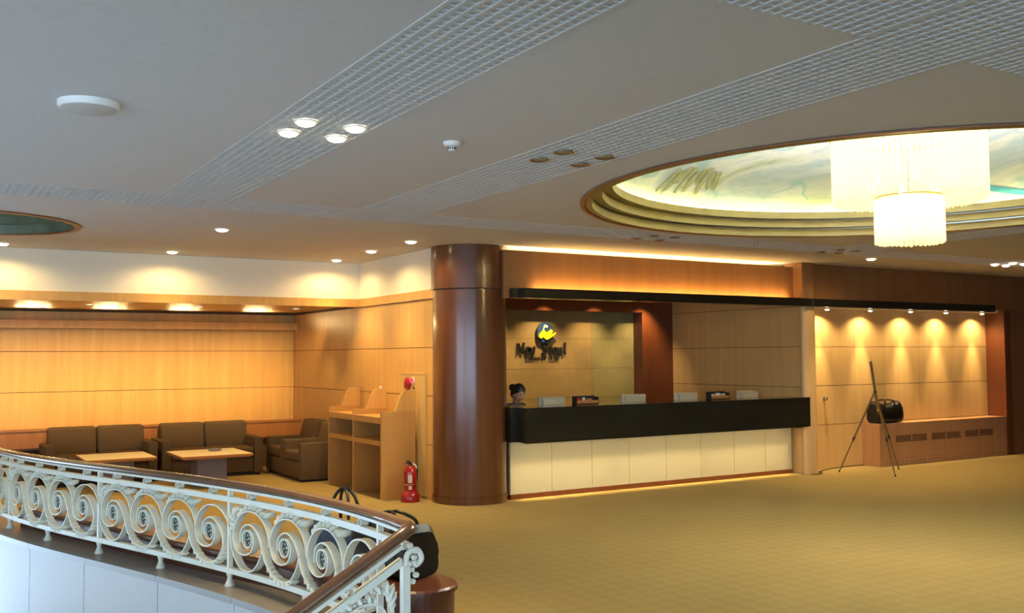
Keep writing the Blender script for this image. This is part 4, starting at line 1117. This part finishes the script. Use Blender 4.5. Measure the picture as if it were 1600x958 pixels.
def band(pts, fn, u0, wd=.052, th=.0085, per=4):
    P = catmull([(a, b, 0) for a, b in pts], per); m = len(P); mb = MB()
    for i, p in enumerate(P):
        t = (P[min(i+1, m-1)]-P[max(i-1, 0)]).normalized(); nx, nz = -t.y, t.x
        tp_ = th*.5*(1 if 1 < i < m-2 else .7)
        for sgn, nn in ((-1, -wd/2), (1, -wd/2), (1, wd/2), (-1, wd/2)):
            mb.v.append(fn(u0+p.x+nx*sgn*tp_, nn, ZM+p.y+nz*sgn*tp_))
    for i in range(m-1):
        for q in range(4): mb.f.append((i*4+q, i*4+(q+1) % 4, (i+1)*4+(q+1) % 4, (i+1)*4+q))
    mb.f.append((0, 1, 2, 3)); e = (m-1)*4; mb.f.append((e, e+1, e+2, e+3)); return mb
def leaf(path, fn, u0, out=1):
    mb = MB(); P = catmull([(a, b, 0) for a, b in path], 3); m = len(P)
    for i in range(0, m, 1):
        p = P[i]; jit = (1.25, .8)[i % 2]; t = (P[min(i+1, m-1)]-P[max(i-1, 0)]).normalized(); nx, nz = -t.y*out, t.x*out
        ang = math.atan2(t.y, t.x)+(.9, .45)[i % 2]*out; k = (.75+.5*math.sin(PI*(i+.5)/m))*jit
        b = MB().ball((0, 0, 0), .026*k, .030*jit, .010*k, 6, 4)
        ca, sa = math.cos(ang), math.sin(ang)
        for x, y, z in b.v: pass
        mb.add([fn(u0+p.x+nx*.013*k+x*ca-z*sa, y, ZM+p.y+nz*.013*k+x*sa+z*ca) for x, y, z in b.v], b.f)
    return mb
def rosette(fn, u0):
    ring = MB(); n = 18
    for k in range(n):
        a = 2*PI*k/n
        for r, nn in ((.053, -.026), (.061, -.026), (.061, .026), (.053, .026)): ring.v.append(fn(u0+r*math.cos(a), nn, ZM+r*math.sin(a)))
    for k in range(n):
        l = (k+1) % n
        for q in range(4): ring.f.append((k*4+q, k*4+(q+1) % 4, l*4+(q+1) % 4, l*4+q))
    back = MB(); k0 = 18
    back.v = [fn(u0+.052*math.cos(2*PI*k/k0), -.004, ZM+.052*math.sin(2*PI*k/k0)) for k in range(k0)]+[fn(u0+.052*math.cos(2*PI*k/k0), .004, ZM+.052*math.sin(2*PI*k/k0)) for k in range(k0)]
    back.f = [tuple(range(k0)), tuple(range(k0, 2*k0))]+[(k, (k+1) % k0, k0+(k+1) % k0, k0+k) for k in range(k0)]
    pet = MB()
    for k in range(6):
        a = 2*PI*k/6+.3; b = MB().ball((0, 0, 0), .013, .008, .006, 6, 4)
        pet.add([fn(u0+.030*math.cos(a)+x*math.cos(a)-z*math.sin(a), y, ZM+.030*math.sin(a)+x*math.sin(a)+z*math.cos(a)) for x, y, z in b.v], b.f)
    b = MB().ball((0, 0, 0), .010, .010, .010, 6, 4); pet.add([fn(u0+x, y, ZM+z) for x, y, z in b.v], b.f)
    return ring, back, pet
def small_ring(fn, u0, zc):
    mb = MB(); n = 16
    for k in range(n):
        a = 2*PI*k/n
        for r, nn in ((.0175, -.024), (.0215, -.024), (.0215, .024), (.0175, .024)): mb.v.append(fn(u0+r*1.15*math.cos(a), nn, zc+r*math.sin(a)))
    for k in range(n):
        l = (k+1) % n
        for q in range(4): mb.f.append((k*4+q, k*4+(q+1) % 4, l*4+(q+1) % 4, l*4+q))
    return mb
def strip_bar(fn, u0, u1, n0, n1, z0, z1, seg=4):
    mb = MB()
    for i in range(seg+1):
        u = u0+(u1-u0)*i/seg
        mb.v += [fn(u, n0, z0), fn(u, n1, z0), fn(u, n1, z1), fn(u, n0, z1)]
    for i in range(seg):
        for q in range(4): mb.f.append((i*4+q, i*4+(q+1) % 4, i*4+4+(q+1) % 4, i*4+4+q))
    mb.f.append((0, 3, 2, 1)); e = seg*4; mb.f.append((e, e+1, e+2, e+3)); return mb
def foot_mesh(fn, u, zb_, zt):
    mb = MB(); n = 12; prof = [(.036, 0), (.036, .012), (.028, .03), (.018, .06), (.017, .085), (.024, .1), (.024, .118)]
    k_ = (zt-zb_)/.118
    for r, z in prof:
        for k in range(n): mb.v.append(fn(u+r*math.cos(2*PI*k/n), r*math.sin(2*PI*k/n), zb_+z*k_))
    for i in range(len(prof)-1):
        for k in range(n):
            l = (k+1) % n; mb.f.append((i*n+k, i*n+l, (i+1)*n+l, (i+1)*n+k))
    mb.f.append(tuple(range(n))); mb.f.append(tuple((len(prof)-1)*n+k for k in range(n))); return mb
def panel(fn, root, u_left, length, units=4):
    PITCH = (length-.033)/units
    # u grows towards the right of the picture; u_left is the left post
    for k in range(units):
        uc = u_left+.0165+PITCH*(k+.5)
        band(P_OUT, fn, uc).build('scroll', 'metal_white', root, True)
        band(P_S if k < units-1 else P_SLAST, fn, uc).build('scroll', 'metal_white', root, True)
        r, b, p = rosette(fn, uc)
        ro = r.build('rosette', 'metal_white', root, True); b.build('rosette_disc', 'rosette', ro); p.build('rosette_petals', 'metal_white', ro, True)
        if k < units-1:
            leaf([(-.10, .14), (-.05, .175), (.03, .195), (.10, .19), (.17, .165), (.22, .16), (.27, .175)], fn, uc, 1).build('leaf', 'metal_white', root, True)
            leaf([(.27, -.155), (.33, -.19), (.40, -.21), (.47, -.21), (.54, -.185)], fn, uc, -1).build('leaf', 'metal_white', root, True)
        else:
            leaf([(.19, -.10), (.18, -.14), (.165, -.175), (.15, -.19)], fn, uc, -1).build('leaf', 'metal_white', root, True)
        small_ring(fn, uc+.02, .824).build('ring', 'metal_white', root, True)
    u0 = u_left+.0165+PITCH*.5
    band(P_FIRST, fn, u0).build('scroll', 'metal_white', root, True)
    leaf([(-.19, .05), (-.185, .10), (-.16, .15), (-.11, .175)], fn, u0, 1).build('leaf', 'metal_white', root, True)
ra = thing('level_railing', (*rail(2.0), .195), 'white wrought iron scroll railing with dark wooden handrail along the stair well', 'railing')
s_posts = [s_of_y(6.80)-1.87+v for v in (0, 1.87, 3.67, 5.47, 7.27)]
def fn_level(u, n, z): return on_rail(-u, n, z)
hr_pts = [on_rail(s*.1, 0, .887) for s in range(2, int(S_END*10))]
MB().tube(hr_pts, .036, 12, sx=1.0, sz=.68).build('handrail', 'handrail', ra, True)
strip_bar(fn_level, -S_END, -.05, -.02, .02, .845, .862, 60).build('top_bar', 'metal_white', ra)
strip_bar(fn_level, -S_END, -.05, -.019, .019, ZT, .803, 60).build('middle_bar', 'metal_white', ra)
strip_bar(fn_level, -S_END, -.05, -.019, .019, .283, ZB, 60).build('bottom_bar', 'metal_white', ra)
for i, s in enumerate(s_posts):
    if s > S_END-.05: continue
    strip_bar(fn_level, -s-.012, -s+.012, -.0165, .0165, .32, .845, 1).build('post', 'metal_white', ra)
    foot_mesh(fn_level, -s, .195, .283).build('foot', 'metal_white', ra, True)
    if i+1 < len(s_posts):
        panel(fn_level, ra, -s_posts[i+1], s_posts[i+1]-s)
        foot_mesh(fn_level, -(s+s_posts[i+1])/2, .195, .283).build('foot', 'metal_white', ra, True)

# stairs going down to the left, in front of the granite wall
st = struct('floor_stairs', B(1.875, 2.165, 1.9, 4.45, -.165-.3, -.165), 'carpet', 'carpeted stair flight going down into the well')
for k in range(1, 9):
    B(2.165-.29*(k+1), 2.165-.29*k, 1.9, 4.45 if k < 3 else 4.4, -.165*(k+1)-.3, -.165*(k+1)).build('step', 'carpet', st)
stt = thing('stair_railing', (2.165, 4.5, 0), 'white scroll railing with mahogany handrail descending the stairs at lower left', 'railing')
SL = .566
def fn_stair(u, n, z):                       # u grows to the left, going down
    return (2.12-u, 4.545+n, z-SL*max(u, 0)-.0)
hp = [(2.10, 4.99, .887), (2.155, 4.82, .889), (2.175, 4.68, .89), (2.165, 4.585, .885), (2.12, 4.545, .866), (2.05, 4.54, .828), (1.9, 4.54, .742), (1.5, 4.54, .516), (1.0, 4.54, .233), (.3, 4.54, -.163), (-.3, 4.54, -.5)]
hp[0] = (*rail(.42), .887); hp[1] = (*rail(.25), .888); hp[2] = (*rail(.11), .889)
MB().tube(catmull(hp, 6), .036, 12, sx=1.0, sz=.75).build('handrail', 'handrail', stt, True)
strip_bar(fn_stair, 0.02, 2.4, -.02, .02, .80, .822, 8).build('top_bar', 'metal_white', stt)
strip_bar(fn_stair, 0.02, 2.4, -.02, .02, .715, .755, 8).build('middle_bar', 'metal_white', stt)
strip_bar(fn_stair, 0.02, 2.4, -.02, .02, .243, .28, 8).build('bottom_bar', 'metal_white', stt)
np_ = MB().box(2.105, 2.145, 4.525, 4.565, -.05, .70)
np_.build('newel_post', 'metal_white', stt)
MB().tube(catmull([(2.125, 4.545, .69), (2.14, 4.545, .76), (2.19, 4.545, .775), (2.215, 4.545, .73), (2.185, 4.545, .70), (2.17, 4.545, .725)], 4), .016, 8).build('newel_scroll', 'metal_white', stt, True)
nl = MB()
for k in range(7): nl.ball((2.165+.02*math.sin(k*1.7), 4.545, .62+.03*k), .020, .022, .016, 6, 4)
nl.build('newel_leaf', 'metal_white', stt, True)
ZM_keep = ZM
def shifted(u, n, z): return fn_stair(u, n, z-.045)
def fn_s2(u, n, z): return shifted(u, n, z)
panel(fn_s2, stt, .03, 1.85)
for u in (1.88,): strip_bar(fn_stair, u-.0165, u+.0165, -.0165, .0165, .25, .8, 1).build('post', 'metal_white', stt)
